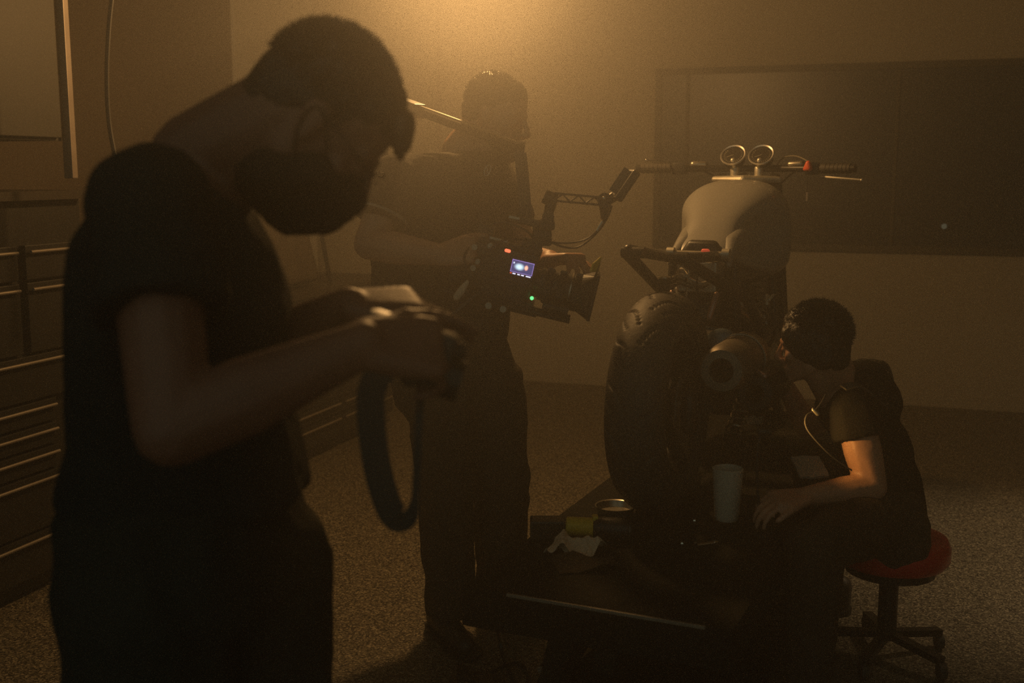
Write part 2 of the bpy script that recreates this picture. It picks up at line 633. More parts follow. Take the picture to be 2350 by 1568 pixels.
# ================================================================== people
def head_frame(center, az_dir, pitch, roll=0, s=1.0):
    """az_dir: horizontal facing direction; pitch >0 looks down"""
    f = V((az_dir[0], az_dir[1], 0)).normalized()
    x = f.cross(V((0, 0, 1)))
    fw = f * math.cos(pitch) - V((0, 0, 1)) * math.sin(pitch)
    z = x.cross(fw)
    T = Matrix((x, fw, z)).transposed().to_4x4()
    T = T @ Matrix.Rotation(roll, 4, 'Y') @ Matrix.Scale(s, 4)
    T.translation = center
    return T


def head_prims(bm, T):
    rot = T.to_3x3()

    def E(c, r_):
        if not isinstance(r_, tuple):
            r_ = (r_, r_, r_)
        return (T @ V(c), r_, rot)
    hull(bm, [E((0, -.012, .02), (.076, .096, .088)), E((0, .03, .03), (.066, .06, .068))])
    hull(bm, [E((0, .045, .01), (.060, .045, .045)), E((0, .058, -.095), (.030, .028, .020)), E((.046, .0, -.068), .022), E((-.046, .0, -.068), .022), E((0, -.01, 0), (.072, .06, .05))])
    hull(bm, [E((0, .090, .008), .008), E((0, .119, -.038), .010)])
    hull(bm, [E((0, .119, -.038), .010), E((0, .098, -.050), .010)])
    for sx in (-1, 1):
        hull(bm, [E((sx * .012, .100, -.045), .0085)])
        hull(bm, [E((sx * .012, .090, .013), .009), E((sx * .046, .072, .010), .010)])
        hull(bm, [E((sx * .045, .060, -.030), .017), E((sx * .028, .075, -.045), .013)])
        hull(bm, [E((sx * .030, .082, -.012), (.014, .010, .008))])
        hull(bm, [E((sx * .076, -.004, -.002), (.007, .019, .018)), E((sx * .074, .002, -.034), (.006, .010, .014))])
    hull(bm, [E((.020, .088, -.071), .006), E((-.020, .088, -.071), .006), E((0, .098, -.069), .007)])
    hull(bm, [E((.016, .087, -.081), .006), E((-.016, .087, -.081), .006), E((0, .096, -.081), .007)])
    hull(bm, [E((0, .078, -.104), (.022, .018, .016))])


def eyes(T, parent):
    for sx in (-1, 1):
        bm = NB()
        hull(bm, [(T @ V((sx * .030, .075, -.009)), .0115)])
        obj('eye', bm, M['eye'], parent, smooth=True)


def hand_prims(bm, wrist, fdir, back, side, curl=(20, 30, 20), spread=6, thumb_curl=25, thumb_out=35, s=1.0, curls=None):
    """fdir along the hand, back = normal of the back of the hand, side=+1: thumb on (back x fdir) side"""
    x = V(fdir).normalized()
    z = (V(back) - x * V(back).dot(x)).normalized()
    y = z.cross(x) * side
    w0 = V(wrist)

    def L(a, b_, c):
        return w0 + (x * a + y * b_ + z * c) * s
    hull(bm, [(L(0, -.018, 0), .017 * s), (L(0, .018, 0), .017 * s), (L(.085, -.034, 0), .012 * s), (L(.092, .032, 0), .013 * s), (L(.04, .034, -.004), .014 * s), (L(.03, -.026, -.004), .014 * s)])
    specs = [(.032, .045, .026, .021, .0095), (.011, .049, .030, .022, .0098), (-.012, .046, .028, .021, .0092), (-.033, .036, .022, .018, .0082)]
    for i, (yy, l1, l2, l3, r_) in enumerate(specs):
        c1, c2, c3 = curls[i] if curls else curl
        c1 += i * 3
        sp = R(spread) * (1.5 - i)
        p = L(.088 - abs(yy) * .15, yy, 0)
        ang = 0
        for ln, c_, k in ((l1, c1, 1.0), (l2, c2, .92), (l3, c3, .82)):
            ang += R(c_)
            d = (x * math.cos(sp) + y * math.sin(sp)) * math.cos(ang) - z * math.sin(ang)
            q = p + d * ln * s
            hull(bm, [(p, r_ * k * s), (q, r_ * k * .9 * s)])
            p = q
    # thumb leaves the side of the palm near its base
    p = L(.022, .026, -.004)
    ang = R(thumb_out)
    az = 0
    for ln, r_ in ((.046, .0125), (.034, .0105), (.026, .0095)):
        d = x * math.cos(ang) + y * math.sin(ang) - z * math.sin(az)
        d.normalize()
        q = p + d * ln * s
        hull(bm, [(p, r_ * s), (q, r_ * .9 * s)])
        p = q
        az += R(thumb_curl)
        ang -= R(14)


def hair_tufts(bm, T, n, rx, ry, rz, c, keep, length=0.012, seed=1):
    rnd = random.Random(seed)
    k = 0
    while k < n:
        d = V((rnd.gauss(0, 1), rnd.gauss(0, 1), rnd.gauss(0, 1))).normalized()
        if not keep(d):
            continue
        k += 1
        p = V((d.x * rx, d.y * ry, d.z * rz)) + V(c)
        nn = V((d.x / rx, d.y / ry, d.z / rz)).normalized()
        tg = (nn + V((rnd.uniform(-.5, .5), rnd.uniform(-.2, .9), rnd.uniform(-.8, .2)))).normalized()
        l = length * rnd.uniform(.6, 1.5)
        a = T @ (p - nn * .004)
        e_ = T @ (p + tg * l)
        rr = .0022
        s1 = T.to_3x3() @ (nn.orthogonal().normalized() * rr)
        s2 = T.to_3x3() @ (nn.cross(nn.orthogonal()).normalized() * rr)
        vs = [bm.verts.new(a + s1), bm.verts.new(a - s1 * .5 + s2), bm.verts.new(a - s1 * .5 - s2), bm.verts.new(e_)]
        for f_ in ((0, 1, 3), (1, 2, 3), (2, 0, 3)):
            bm.faces.new([vs[i] for i in f_])


def hair(T, parent, m, seed=3, s=1.0, n=1500, long=0.012, low=-0.05, sides=False):
    rot = T.to_3x3()
    bm = NB()
    hull(bm, [(T @ V((0, -.022, .030)), (.084 * s, .100 * s, .092 * s), rot), (T @ V((0, .022, .052)), (.070 * s, .064 * s, .062 * s), rot)])
    hull(bm, [(T @ V((0, -.050, -.005)), (.076, .062, .06), rot), (T @ V((0, -.062, low)), (.050, .040, .035), rot)])
    if sides:
        for sx in (-1, 1):
            hull(bm, [(T @ V((sx * .060, .050, .030)), (.022, .026, .035), rot), (T @ V((sx * .066, -.02, .01)), (.022, .055, .05), rot), (T @ V((sx * .056, -.04, -.050)), (.022, .035, .032), rot), (T @ V((sx * .064, .030, -.010)), (.014, .020, .034), rot)])
    h = sculpt('hair', bm, m, parent, 0.006, 3 if sides else 1, wrinkle=0.0035, wscale=60, seed=seed)
    t_ = NB()
    hair_tufts(t_, T, n, .086 * s, .102 * s, .094 * s, (0, -.020, .030), lambda d: d.z > (-.8 if sides else -.25) and not (d.y > .35 and d.z < .45), long, seed)
    o_ = obj('hair_tufts', t_, m, h)
    o_['kind'] = 'stuff'
    return h


def shoe(parent, heel, toe, m=None, name='shoe'):
    heel = V(heel)
    toe = V(toe)
    d = (toe - heel).normalized()
    bm = NB()
    hull(bm, [(heel + V((0, 0, .042)), .040), (heel + d * .10 + V((0, 0, .040)), .040), (toe - d * .05 + V((0, 0, .030)), .030)])
    hull(bm, [(heel + V((0, 0, .09)), .042), (heel + d * .06 + V((0, 0, .06)), .045), (heel + V((0, 0, .05)), .04)])
    o_ = sculpt(name, bm, m or M['shoe'], parent, 0.006, 2)
    s_ = NB()
    sd = d.cross(V((0, 0, 1)))
    hull(s_, [('d', heel + V((0, 0, .002)), (0, 0, 1), .042), ('d', heel + V((0, 0, .02)), (0, 0, 1), .044), ('d', toe - d * .045 + V((0, 0, .002)), (0, 0, 1), .046), ('d', toe - d * .045 + V((0, 0, .018)), (0, 0, 1), .048)])
    obj('sole', s_, M['black'], o_)
    return o_


# ---------------------------------------------------------------- man A: nearest, left, head bent over the controller
A = thing('person', 'nearest man at left in black T-shirt and black face mask, head bowed', 'person', (-0.50, 1.50, 0))
hc = P(744, 268, 1.47)
TA = head_frame(hc, (math.cos(R(8)), math.sin(R(8)), 0), R(51), 0, .94)
neckA = P(455, 372, 1.50)
shN = P(345, 468, 1.33)
shF = P(430, 440, 1.70)
elN = P(395, 985, 1.20)
wrN = P(835, 790, 1.30)
elF = P(480, 860, 1.66)
wrF = P(800, 702, 1.52)
bm = NB()
head_prims(bm, TA)
hull(bm, [(TA @ V((0, -.035, -.035)), .064), (neckA, .066)])
hull(bm, [(TA @ V((0, -.005, -.075)), .050), (neckA + V((.03, 0, -.02)), .055)])
# torso (under the shirt)
hipA = V((-.485, 1.50, .96))
hull(bm, [(neckA + V((0, 0, -.05)), .06), (shN + V((0, .05, 0)), .05), (shF - V((0, .05, 0)), .05), (hipA + V((0, -.06, .1)), .06), (hipA + V((0, .06, .1)), .06)])
limb(bm, shN, .055, elN, .043)
hull(bm, [(elN, .043), (elN.lerp(wrN, .35), .046)])
hull(bm, [(elN.lerp(wrN, .35), .046), (wrN, .028)])
limb(bm, shF, .055, elF, .043, elF.lerp(wrF, .35), .045, wrF, .027)
# near hand: curled round the controller; far hand: reaching to the right, palm down
hand_prims(bm, wrN, P(1010, 800, 1.34) - wrN, V((-.05, -.75, .66)), 1, curls=[(38, 55, 35), (40, 58, 35), (42, 60, 38), (46, 60, 38)], thumb_out=30, thumb_curl=14, spread=3)
hand_prims(bm, wrF, P(1000, 694, 1.55) - wrF, V((.15, -.25, .95)), -1, curls=[(10, 14, 10), (16, 22, 14), (22, 28, 18), (28, 32, 20)], thumb_out=32, thumb_curl=16, spread=4)
for sgn, kx, ax in ((-1, -.50, -.50), (1, -.39, -.42)):
    limb(bm, V((hipA.x, hipA.y + sgn * .08, .90)), .07, V((kx, 1.50 + sgn * .10, .50)), .055, V((ax, 1.50 + sgn * .11, .09)), .040)
sculpt('body', bm, M['skin_a'], A, 0.005, 3)
hair(TA, A, M['hair'], 3, .965, 3200, .0065)
bm = NB()
rot = TA.to_3x3()
hull(bm, [(TA @ V((0, .070, .075)), (.048, .022, .020), rot), (TA @ V((0, .092, .058)), (.040, .014, .013), rot)])
hull(bm, [(TA @ V((.012, .092, .058)), (.022, .012, .012), rot), (TA @ V((.014, .106, .044)), (.012, .005, .005), rot)])
hull(bm, [(TA @ V((-.020, .090, .060)), (.018, .012, .012), rot), (TA @ V((-.026, .102, .046)), (.010, .005, .005), rot)])
sculpt('fringe', bm, M['hair'], A, .005, 2, wrinkle=.003, wscale=70, seed=2)
# mask
rot = TA.to_3x3()
bm = NB()
hull(bm, [(TA @ V(c), r_) for c, r_ in (((0, .112, -.040), .018), ((0, .104, -.085), .024), ((0, .070, -.128), .024), ((.050, .050, -.055), .026), ((-.050, .050, -.055), .026), ((.045, .010, -.105), .030), ((-.045, .010, -.105), .030), ((0, .0, -.125), .03), ((0, .085, -.02), .014))])
msk = sculpt('face_mask', bm, M['mask'], A, 0.006, 3, wrinkle=.002, wscale=30, seed=4)
for sx in (-1, 1):
    tb = NB()
    tube(tb, catmull([TA @ V((sx * .058, .05, -.04)), TA @ V((sx * .078, .02, -.01)), TA @ V((sx * .083, -.012, .0)), TA @ V((sx * .08, -.01, -.03)), TA @ V((sx * .062, .03, -.08))], 5), .002, 6)
    obj('ear_loop', tb, M['mask'], msk)
# glasses
g = NB()
for sx in (-1, 1):
    ring = [TA @ V((sx * .032 + .024 * math.cos(a), .112 - .012 * abs(math.cos(a)), -.008 + .018 * math.sin(a))) for a in [2 * math.pi * k / 20 for k in range(21)]]
    tube(g, ring, .0018, 6)
    tube(g, [TA @ V((sx * .056, .10, -.004)), TA @ V((sx * .080, .06, .0)), TA @ V((sx * .084, -.01, .002))], .0018, 6)
tube(g, [TA @ V((-.009, .112, -.004)), TA @ V((.009, .112, -.004))], .0018, 6)
obj('glasses', g, M['blackm'], A)
# T-shirt
bm = NB()
hull(bm, [(neckA + V((-.035, 0, -.055)), (.06, .075, .03)), (shN + V((-.01, .05, -.005)), .065), (shF + V((-.01, -.05, -.005)), .065), (P(330, 640, 1.49), (.085, .17, .10)), (P(455, 640, 1.49), (.095, .14, .11))])
hull(bm, [(P(330, 640, 1.49), (.085, .17, .10)), (P(455, 640, 1.49), (.095, .14, .11)), (P(345, 1000, 1.50), (.10, .155, .05)), (P(520, 960, 1.50), (.09, .14, .06))])
hull(bm, [(P(345, 1000, 1.50), (.10, .155, .05)), (P(520, 960, 1.50), (.09, .14, .06)), (P(330, 1130, 1.50), (.11, .16, .03)), (P(540, 1120, 1.50), (.10, .14, .03))])
for s_, e_, k in ((shN, elN, .50), (shF, elF, .50)):
    d = e_ - s_
    hull(bm, [(s_, .072), ('d', s_ + d * k, d, .075), ('d', s_ + d * (k - .06), d, .076)])
hull(bm, [(P(575, 700, 1.49), (.05, .10, .07)), (P(470, 560, 1.49), (.08, .12, .08)), (P(590, 800, 1.50), (.035, .09, .03))])
sculpt('t_shirt', bm, M['shirt_a'], A, 0.007, 3, wrinkle=.0045, wscale=9, seed=11)
# trousers
bm = NB()
hull(bm, [(V((-.465, 1.42, 1.0)), (.13, .09, .06)), (V((-.44, 1.58, 1.0)), (.13, .09, .06)), (V((-.465, 1.42, .88)), (.14, .10, .05)), (V((-.42, 1.58, .88)), (.145, .10, .05))])
limb(bm, V((-.48, 1.41, .88)), .115, V((-.47, 1.40, .50)), .085, V((-.51, 1.39, .07)), .065)
limb(bm, V((-.38, 1.59, .88)), .115, V((-.36, 1.60, .50)), .085, V((-.40, 1.61, .07)), .065)
sculpt('trousers', bm, M['trouser'], A, 0.008, 3, wrinkle=.005, wscale=8, seed=5)
shoe(A, (-.55, 1.39, 0), (-.27, 1.37, 0))
shoe(A, (-.45, 1.61, 0), (-.17, 1.63, 0))

# controller in his hands, with its hanging neck strap
c0 = P(935, 800, 1.37)
bm = NB()
ax = (P(1035, 830, 1.37) - P(865, 770, 1.37)).normalized()
ctl = thing('hand_controller', 'black hand controller gripped by the nearest man', 'controller', c0)
Tc = Matrix.Translation(c0) @ Matrix.Rotation(R(18), 4, 'Y')
box(bm, (.115, .040, .070), mtx=Tc)
obj('case', bm, M['black'], ctl, bevel=.01, smooth=True)
obj('dial', cyl(NB(), Tc @ V((.045, 0, -.02)), Tc @ V((.075, 0, -.02)), .026, seg=28), M['blackm'], ctl, smooth=True)
bm = NB()
hull(bm, [(P(940, 868, 1.39), .012), (P(1000, 850, 1.39), .016), (P(1050, 805, 1.39), .012)])
obj('grip_pad', bm, M['rubber'], ctl, smooth=True)
bm = NB()
tube(bm, catmull([P(880, 845, 1.42), P(852, 900, 1.42), P(855, 1000, 1.42), P(872, 1100, 1.42), P(900, 1178, 1.42), P(930, 1192, 1.42), P(950, 1165, 1.42), P(957, 1080, 1.42), P(960, 1000, 1.42), P(964, 930, 1.42), P(968, 870, 1.41)], 8),
     .01, flat=(lambda t: .036 if t < .45 else max(.010, .036 - (t - .45) * .14), .004), up=(0, 1, 0))
o = obj('neck_strap', bm, M['black'], ctl)

# ---------------------------------------------------------------- man B: camera operator
Bm = thing('person', 'bearded man in a dark T-shirt with small chest mark, holding the film camera', 'person', (-0.14, 3.42, 0))
fB = V((math.cos(R(-38)), math.sin(R(-38)), 0))
hcB = P(1141, 258, 3.42)
TB = head_frame(hcB, (math.cos(R(-24)), math.sin(R(-24)), 0), R(17), 0, .97)
neckB = P(1062, 352, 3.45)
sR = P(905, 415, 3.24)
sL = P(1125, 405, 3.60)
eR = P(848, 560, 3.16)
wR = P(1012, 585, 3.02)
eL = P(1215, 600, 3.50)
wL = P(1262, 596, 3.26)
bm = NB()
head_prims(bm, TB)
hull(bm, [(TB @ V((0, -.030, -.04)), .062), (neckB, .068)])
hull(bm, [(TB @ V((0, .0, -.08)), .045), (neckB + fB * .03 + V((0, 0, -.02)), .055)])
hipB = P(1045, 770, 3.45)
hull(bm, [(neckB + V((0, 0, -.05)), .06), (sR + V((.05, .03, 0)), .05), (sL + V((-.05, -.03, 0)), .05), (hipB + V((-.06, -.03, .05)), .07), (hipB + V((.06, .03, .05)), .07)])
limb(bm, sR, .055, eR, .046, eR.lerp(wR, .3), .048, wR, .030)
limb(bm, sL, .055, eL, .046, eL.lerp(wL, .3), .046, wL, .029)
hand_prims(bm, wR, P(1080, 572, 3.00) - wR, V((-.2, -.75, .6)), 1, curls=[(55, 70, 40), (58, 72, 42), (60, 74, 42), (62, 74, 42)], thumb_out=22, thumb_curl=10, spread=1)
hand_prims(bm, wL, P(1320, 590, 3.20) - wL, V((-.15, .25, .95)), 1, curls=[(52, 40, 22), (48, 40, 22), (52, 44, 24), (56, 46, 26)], thumb_out=30, thumb_curl=30, spread=7)
limb(bm, P(1015, 870, 3.40), .08, P(1025, 1130, 3.38), .055, P(1034, 1395, 3.40), .040)
limb(bm, P(1115, 870, 3.48), .08, P(1150, 1100, 3.50), .055, P(1150, 1360, 3.54), .040)
sculpt('body', bm, M['skin'], Bm, 0.0055, 2)
hair(TB, Bm, M['hair_b'], 5, .955, 1500, .004)
eyes(TB, Bm)
bm = NB()
hull(bm, [(TB @ V(c), r_) for c, r_ in (((0, .082, -.108), .022), ((.034, .055, -.085), .017), ((-.034, .055, -.085), .017), ((.056, .0, -.055), .013), ((-.056, .0, -.055), .013), ((0, .07, -.125), .018))])
hull(bm, [(TB @ V((.024, .090, -.064)), .006), (TB @ V((-.024, .090, -.064)), .006), (TB @ V((0, .100, -.061)), .007)])
sculpt('beard', bm, M['hair_b'], Bm, 0.005, 2, wrinkle=.003, wscale=80)
# t-shirt
bm = NB()
sB = V((.6, .8, 0)).normalized()   # towards his left shoulder
hull(bm, [(neckB + V((.01, -.01, -.045)), (.07, .07, .02)), (P(1128, 372, 3.36), .03), (sR + V((.03, .02, .005)), .066), (sL + V((-.03, -.02, .005)), .066), (P(940, 560, 3.40), .12), (P(1085, 560, 3.46), .13)])
hull(bm, [(P(940, 560, 3.40), .12), (P(1085, 560, 3.46), .12), (P(945, 690, 3.42), .12), (P(1085, 690, 3.46), .12)])
hull(bm, [(P(945, 690, 3.42), .12), (P(1085, 690, 3.46), .12), (P(965, 790, 3.44), .11), (P(1090, 790, 3.46), .10)])
for s_, e_, k in ((sR, eR, .62), (sL, eL, .6)):
    d = e_ - s_
    hull(bm, [(s_, .074), ('d', s_ + d * k, d, .078), ('d', s_ + d * (k - .08), d, .078)])
shB = sculpt('t_shirt', bm, M['shirt_b'], Bm, 0.008, 3, wrinkle=.006, wscale=8, seed=21)
# chest mark: small pale rounded emblem with a slanted stroke
bm = NB()
c = P(1118, 390, 3.20)


# its plane is fitted on the shirt later
EMB = [(0.0, .016), (.006, .012), (.007, .004), (.002, -.002), (-.005, -.006), (-.006, -.013), (0.0, -.017), (.006, -.014)]
# trousers
bm = NB()
hull(bm, [(P(960, 800, 3.43), (.11, .11, .07)), (P(1090, 790, 3.46), (.10, .11, .07)), (P(985, 900, 3.42), .11), (P(1120, 900, 3.47), .11)])
limb(bm, P(1015, 890, 3.40), .115, P(1025, 1130, 3.38), .088, P(1030, 1330, 3.38), .080)
hull(bm, [(P(1030, 1330, 3.38), .080), ('d', P(1038, 1405, 3.38), (0, 0, 1), .078)])
limb(bm, P(1115, 890, 3.48), .125, P(1150, 1100, 3.50), .094, P(1150, 1290, 3.52), .080)
hull(bm, [(P(1150, 1290, 3.52), .080), ('d', P(1150, 1372, 3.52), (0, 0, 1), .078)])
sculpt('trousers', bm, M['trouser_b'], Bm, 0.008, 3, wrinkle=.007, wscale=7, seed=25)
hR = P(1020, 1440, 3.42)
shoe(Bm, (hR.x - .02, 3.42, 0), (hR.x + .10, 3.18, 0))
shoe(Bm, (.0, 3.56, 0), (.16, 3.36, 0))
obj('belt', tube(NB(), [P(940, 742, 3.32), P(1010, 752, 3.30), P(1120, 745, 3.34), P(1160, 735, 3.44)], .01, flat=(.035, .005), up=(0, 1, 0)), M['black'], Bm)

# camera support: arm over his shoulder and a hanging strap
rig = thing('camera_support_rig', 'metal support arm over the bearded man\'s shoulder with a strap down to the film camera', 'support rig', P(930, 245, 3.62))
a0 = P(905, 235, 3.62)
a1 = P(1196, 342, 3.14)
obj('backbone', tube(NB(), catmull([P(900, 700, 3.66), P(880, 520, 3.70), P(880, 350, 3.70), P(885, 250, 3.66), a0], 6), .016), M['blackm'], rig, smooth=True)
obj('arm', bar(NB(), a0, a1, .028, .022), M['blackm'], rig, bevel=.003)
obj('arm_sleeve', bar(NB(), a0.lerp(a1, .03), a0.lerp(a1, .22), .044, .044), M['blackm'], rig, bevel=.004)
obj('arm_rail', bar(NB(), a0.lerp(a1, .22) + V((0, 0, .016)), a0.lerp(a1, .86) + V((0, 0, .016)), .010, .006), M['chrome'], rig)
obj('tip_plate', bar(NB(), a0.lerp(a1, .86) + V((0, 0, .016)), a1 + V((0, 0, .016)), .034, .010), M['chrome'], rig, bevel=.002)
obj('pulley', cyl(NB(), a1 + V((-.004, -.018, -.018)), a1 + V((-.004, .018, -.018)), .016), M['blackm'], rig, smooth=True)
obj('strap', tube(NB(), [P(1194, 352, 3.12), P(1199, 400, 3.12), P(1204, 460, 3.12), P(1206, 508, 3.12)], .01, flat=(.034, .006), up=(0, 1, 0)), M['black'], rig)
obj('strap_buckle', box(NB(), (.042, .02, .03), loc=P(1205, 500, 3.12)), M['blackm'], rig, bevel=.004)
d_ = eR - sR
obj('sleeve_band', lathe(NB(), [(.079, 0), (.084, 0), (.084, .008), (.079, .008), (.079, 0)], frame_z(sR + d_ * .56, d_), 40), M['greycloth'], Bm, smooth=True)

# ---------------------------------------------------------------- film camera
TILT = R(13)
cc = P(1160, 622, 3.05)
cine = thing('film_camera', 'black film camera with a lit side display and matte box, held by the bearded man', 'camera', cc)
CT = Matrix.Translation(cc) @ Matrix.Rotation(R(-4), 4, 'Z') @ Matrix.Rotation(TILT, 4, 'Y')
k = 1.178e-3 * 1.0    # metres per photo pixel at this distance


def CL(px, py, dy=0):
    """local camera position from the measured photo position, dy metres away"""
    q = CT.inverted() @ P(px, py, 3.05)
    return V((q.x, dy, q.z))


def cbox(bm, c, size):
    box(bm, size, mtx=CT @ Matrix.Translation(c))
    return bm


def ccyl(bm, p, q, r1, r2=None, seg=28):
    cyl(bm, CT @ V(p), CT @ V(q), r1, r2, seg)
    return bm


obj('body', cbox(NB(), (-.005, 0, .002), (.175, .115, .125)), M['black'], cine, bevel=.008, smooth=True)
obj('battery', cbox(NB(), (-.118, .005, -.008), (.05, .09, .105)), M['blackm'], cine, bevel=.006, smooth=True)
obj('side_module', cbox(NB(), (.01, -.062, -.045), (.12, .02, .05)), M['blackm'], cine, bevel=.004)
obj('top_plate', cbox(NB(), (.0, 0, .07), (.17, .075, .014)), M['blackm'], cine, bevel=.003)
obj('top_edge', cbox(NB(), (-.035, -.03, .081), (.05, .006, .006)), M['steel'], cine)
obj('base_plate', cbox(NB(), (.0, 0, -.075), (.19, .09, .02)), M['blackm'], cine, bevel=.003)
obj('dovetail', cbox(NB(), (.01, 0, -.094), (.20, .06, .014)), M['black'], cine, bevel=.003)
for y_ in (-.035, .035):
    obj('rod', ccyl(NB(), (-.16, y_, -.088), (.20, y_, -.088), .0075), M['blackm'], cine, smooth=True)
for x_, z_ in ((-.09, .05), (-.075, .015), (-.082, -.005), (-.05, .062)):
    obj('connector', ccyl(NB(), (x_, -.056, z_), (x_ , -.072, z_), .008, seg=14), M['steel'], cine, smooth=True)
for x_, z_ in ((-.06, -.03), (-.035, -.055), (.07, .03), (.07, .01)):
    obj('button', ccyl(NB(), (x_, -.056, z_), (x_, -.062, z_), .006, seg=12), M['rubber'], cine)
# display
dc = CL(1202, 611)
Td = CT @ Matrix.Translation((dc.x, -.064, dc.z))
obj('display_housing', cbox(NB(), (dc.x, -.058, dc.z), (.074, .012, .052)), M['black'], cine, bevel=.003)
md = bpy.data.meshes.new('display')
hw, hh = .029, .0165
md.from_pydata([(-hw, 0, -hh), (hw, 0, -hh), (hw, 0, hh), (-hw, 0, hh), (-hw, .003, -hh), (hw, .003, -hh), (hw, .003, hh), (-hw, .003, hh)], [],
               [(0, 1, 2, 3), (7, 6, 5, 4), (0, 4, 5, 1), (1, 5, 6, 2), (2, 6, 7, 3), (3, 7, 4, 0)])
dsp = bpy.data.objects.new('display', md)
md.materials.append(M['screen'])
COL.objects.link(dsp)
dsp.parent = cine
dsp.matrix_local = WM[cine.name].inverted() @ (Td @ Matrix.Translation((0, -.003, .002)))
WM['display'] = WM[cine.name]
dsp['label'] = 'lit camera display showing a pale spot and an orange spot'


def dquad(name, x0, x1, z0, z1, m):
    bm_ = NB()
    box(bm_, (x1 - x0, .002, z1 - z0), mtx=Td @ Matrix.Translation(((x0 + x1) / 2, -.0048, (z0 + z1) / 2 + .002)))
    return obj(name, bm_, m, cine)


for a_ in ((-.0295, .0295, .0155, .0168), (-.0295, .0295, -.0162, -.0152), (-.0295, -.0283, -.0162, .0168), (.0283, .0295, -.0162, .0168)):
    dquad('display_border', *a_, M['ui_purple'])
for a_ in ((-.022, -.014), (-.009, -.002), (.001, .009), (.014, .027)):
    dquad('display_readout', a_[0], a_[1], -.0215, -.0188, M['ui_white'])
dquad('display_record_mark', -.029, -.0245, -.0215, -.0188, M['ui_red'])
q = CL(1168, 572)
bm = NB()
hull(bm, [(CT @ V((q.x - .003, -.058, q.z)), .0045), (CT @ V((q.x + .005, -.058, q.z)), .0045)])
obj('record_light', bm, M['led_red'], cine, smooth=True, label='glowing red record light')
q = CL(1224, 677)
bm = NB()
hull(bm, [(CT @ V((q.x, -.074, q.z)), .0052)])
obj('status_light', bm, M['led_green'], cine, smooth=True, label='glowing green status light')
# lens
LS = .86
prof = [(0, 0), (.040, 0), (.040, .02), (.046, .022), (.046, .035), (.049, .037), (.049, .06), (.045, .062), (.045, .075), (.050, .077), (.050, .10), (.047, .102), (.047, .125), (.052, .127), (.052, .150), (0, .150)]
bm = NB()
lathe(bm, [(a_ * .95, b_ * LS) for a_, b_ in prof], CT @ frame_z((.08, 0, -.012), (1, 0, 0)), 48)
lens = obj('lens', bm, M['black'], cine, smooth=True)
for zz in (.048, .088, .138):
    bm = NB()
    for i in range(60):
        a = 2 * math.pi * i / 60
        rr = .0475 if zz != .138 else .0505
        box(bm, (.018, .0028, .0028), mtx=CT @ Matrix.Translation((.08 + zz * LS, rr * math.cos(a), -.012 + rr * math.sin(a))) @ Matrix.Rotation(-a, 4, 'X'))
    obj('gear_ring', bm, M['blackm'], lens)
obj('lens_ring', lathe(NB(), [(.0475, 0), (.0485, 0), (.0485, .003), (.0475, .003)], CT @ frame_z((.180, 0, -.012), (1, 0, 0)), 40), M['steel'], lens, smooth=True)
obj('focus_motor', ccyl(NB(), (.12, -.05, -.062), (.18, -.05, -.062), .020), M['blackm'], cine, smooth=True)
obj('motor_gear', ccyl(NB(), (.178, -.05, -.062), (.19, -.05, -.062), .024), M['black'], cine, smooth=True)
# matte box with lower flag
bm = NB()
hull(bm, [tuple(['d', CT @ V((.205, 0, -.012)), CT.to_3x3() @ V((1, 0, 0)), .050]), (CT @ V((.240, -.068, .045)), .003), (CT @ V((.240, .068, .045)), .003), (CT @ V((.240, -.068, -.066)), .003), (CT @ V((.240, .068, -.066)), .003)])
obj('matte_box', bm, M['black'], cine)
obj('matte_frame', cbox(NB(), (.246, 0, -.010), (.010, .15, .125)), M['blackm'], cine, bevel=.003)
bm = NB()
f0 = [CL(1378, 592), CL(1332, 702), CL(1345, 722), CL(1362, 655)]
vs = []
for dy in (-.078, -.074):
    vs.append([bm.verts.new(CT @ V((p_.x, dy, p_.z))) for p_ in f0])
bm.faces.new(vs[0])
bm.faces.new(vs[1][::-1])
for i in range(4):
    bm.faces.new((vs[0][i], vs[0][(i + 1) % 4], vs[1][(i + 1) % 4], vs[1][i]))
bmesh.ops.recalc_face_normals(bm, faces=bm.faces)
obj('side_flag', bm, M['flag'], cine)
bm = NB()
hull(bm, [(P(1378, 592, 3.02), .003), (P(1362, 606, 3.00), .003), (P(1356, 622, 3.00), .003), (P(1372, 622, 3.02), .003)])
obj('filter_tag', bm, M['yellow'], cine, label='small pale yellow filter tag')
# rear grip stick with pale end
obj('rear_handle', tube(NB(), catmull([P(1125, 655, 3.0), P(1090, 680, 2.98), P(1050, 712, 2.96), P(1020, 735, 2.96)], 5), .010), M['blackm'], cine, smooth=True)
bm = NB()
hull(bm, [(P(1072, 648, 2.97), .006), (P(1048, 682, 2.97), .010), (P(1058, 668, 2.97), .011)])
obj('eyecup', bm, M['paper'], cine, smooth=True, label='pale eyecup at the rear')
obj('top_box', cbox(NB(), (.055, 0, .088), (.055, .05, .026)), M['blackm'], cine, bevel=.004)
obj('receiver', cbox(NB(), (-.075, .01, .092), (.045, .04, .035)), M['black'], cine, bevel=.004)
obj('antenna', ccyl(NB(), (-.09, .01, .105), (-.115, .01, .15), .004, seg=10), M['black'], cine, smooth=True)
for pp in ([(-.10, -.06, .05), (-.11, -.085, .02), (-.085, -.09, -.03), (-.06, -.07, -.055)], [(-.09, -.07, .015), (-.06, -.10, .04), (-.02, -.075, .085), (.04, -.03, .098)], [(-.075, -.02, .108), (-.03, -.03, .13), (.03, -.02, .12), (.06, 0, .1)]):
    obj('cable', tube(NB(), catmull([CT @ V(q_) for q_ in pp], 6), .003, 6), M['black'], cine, smooth=True)
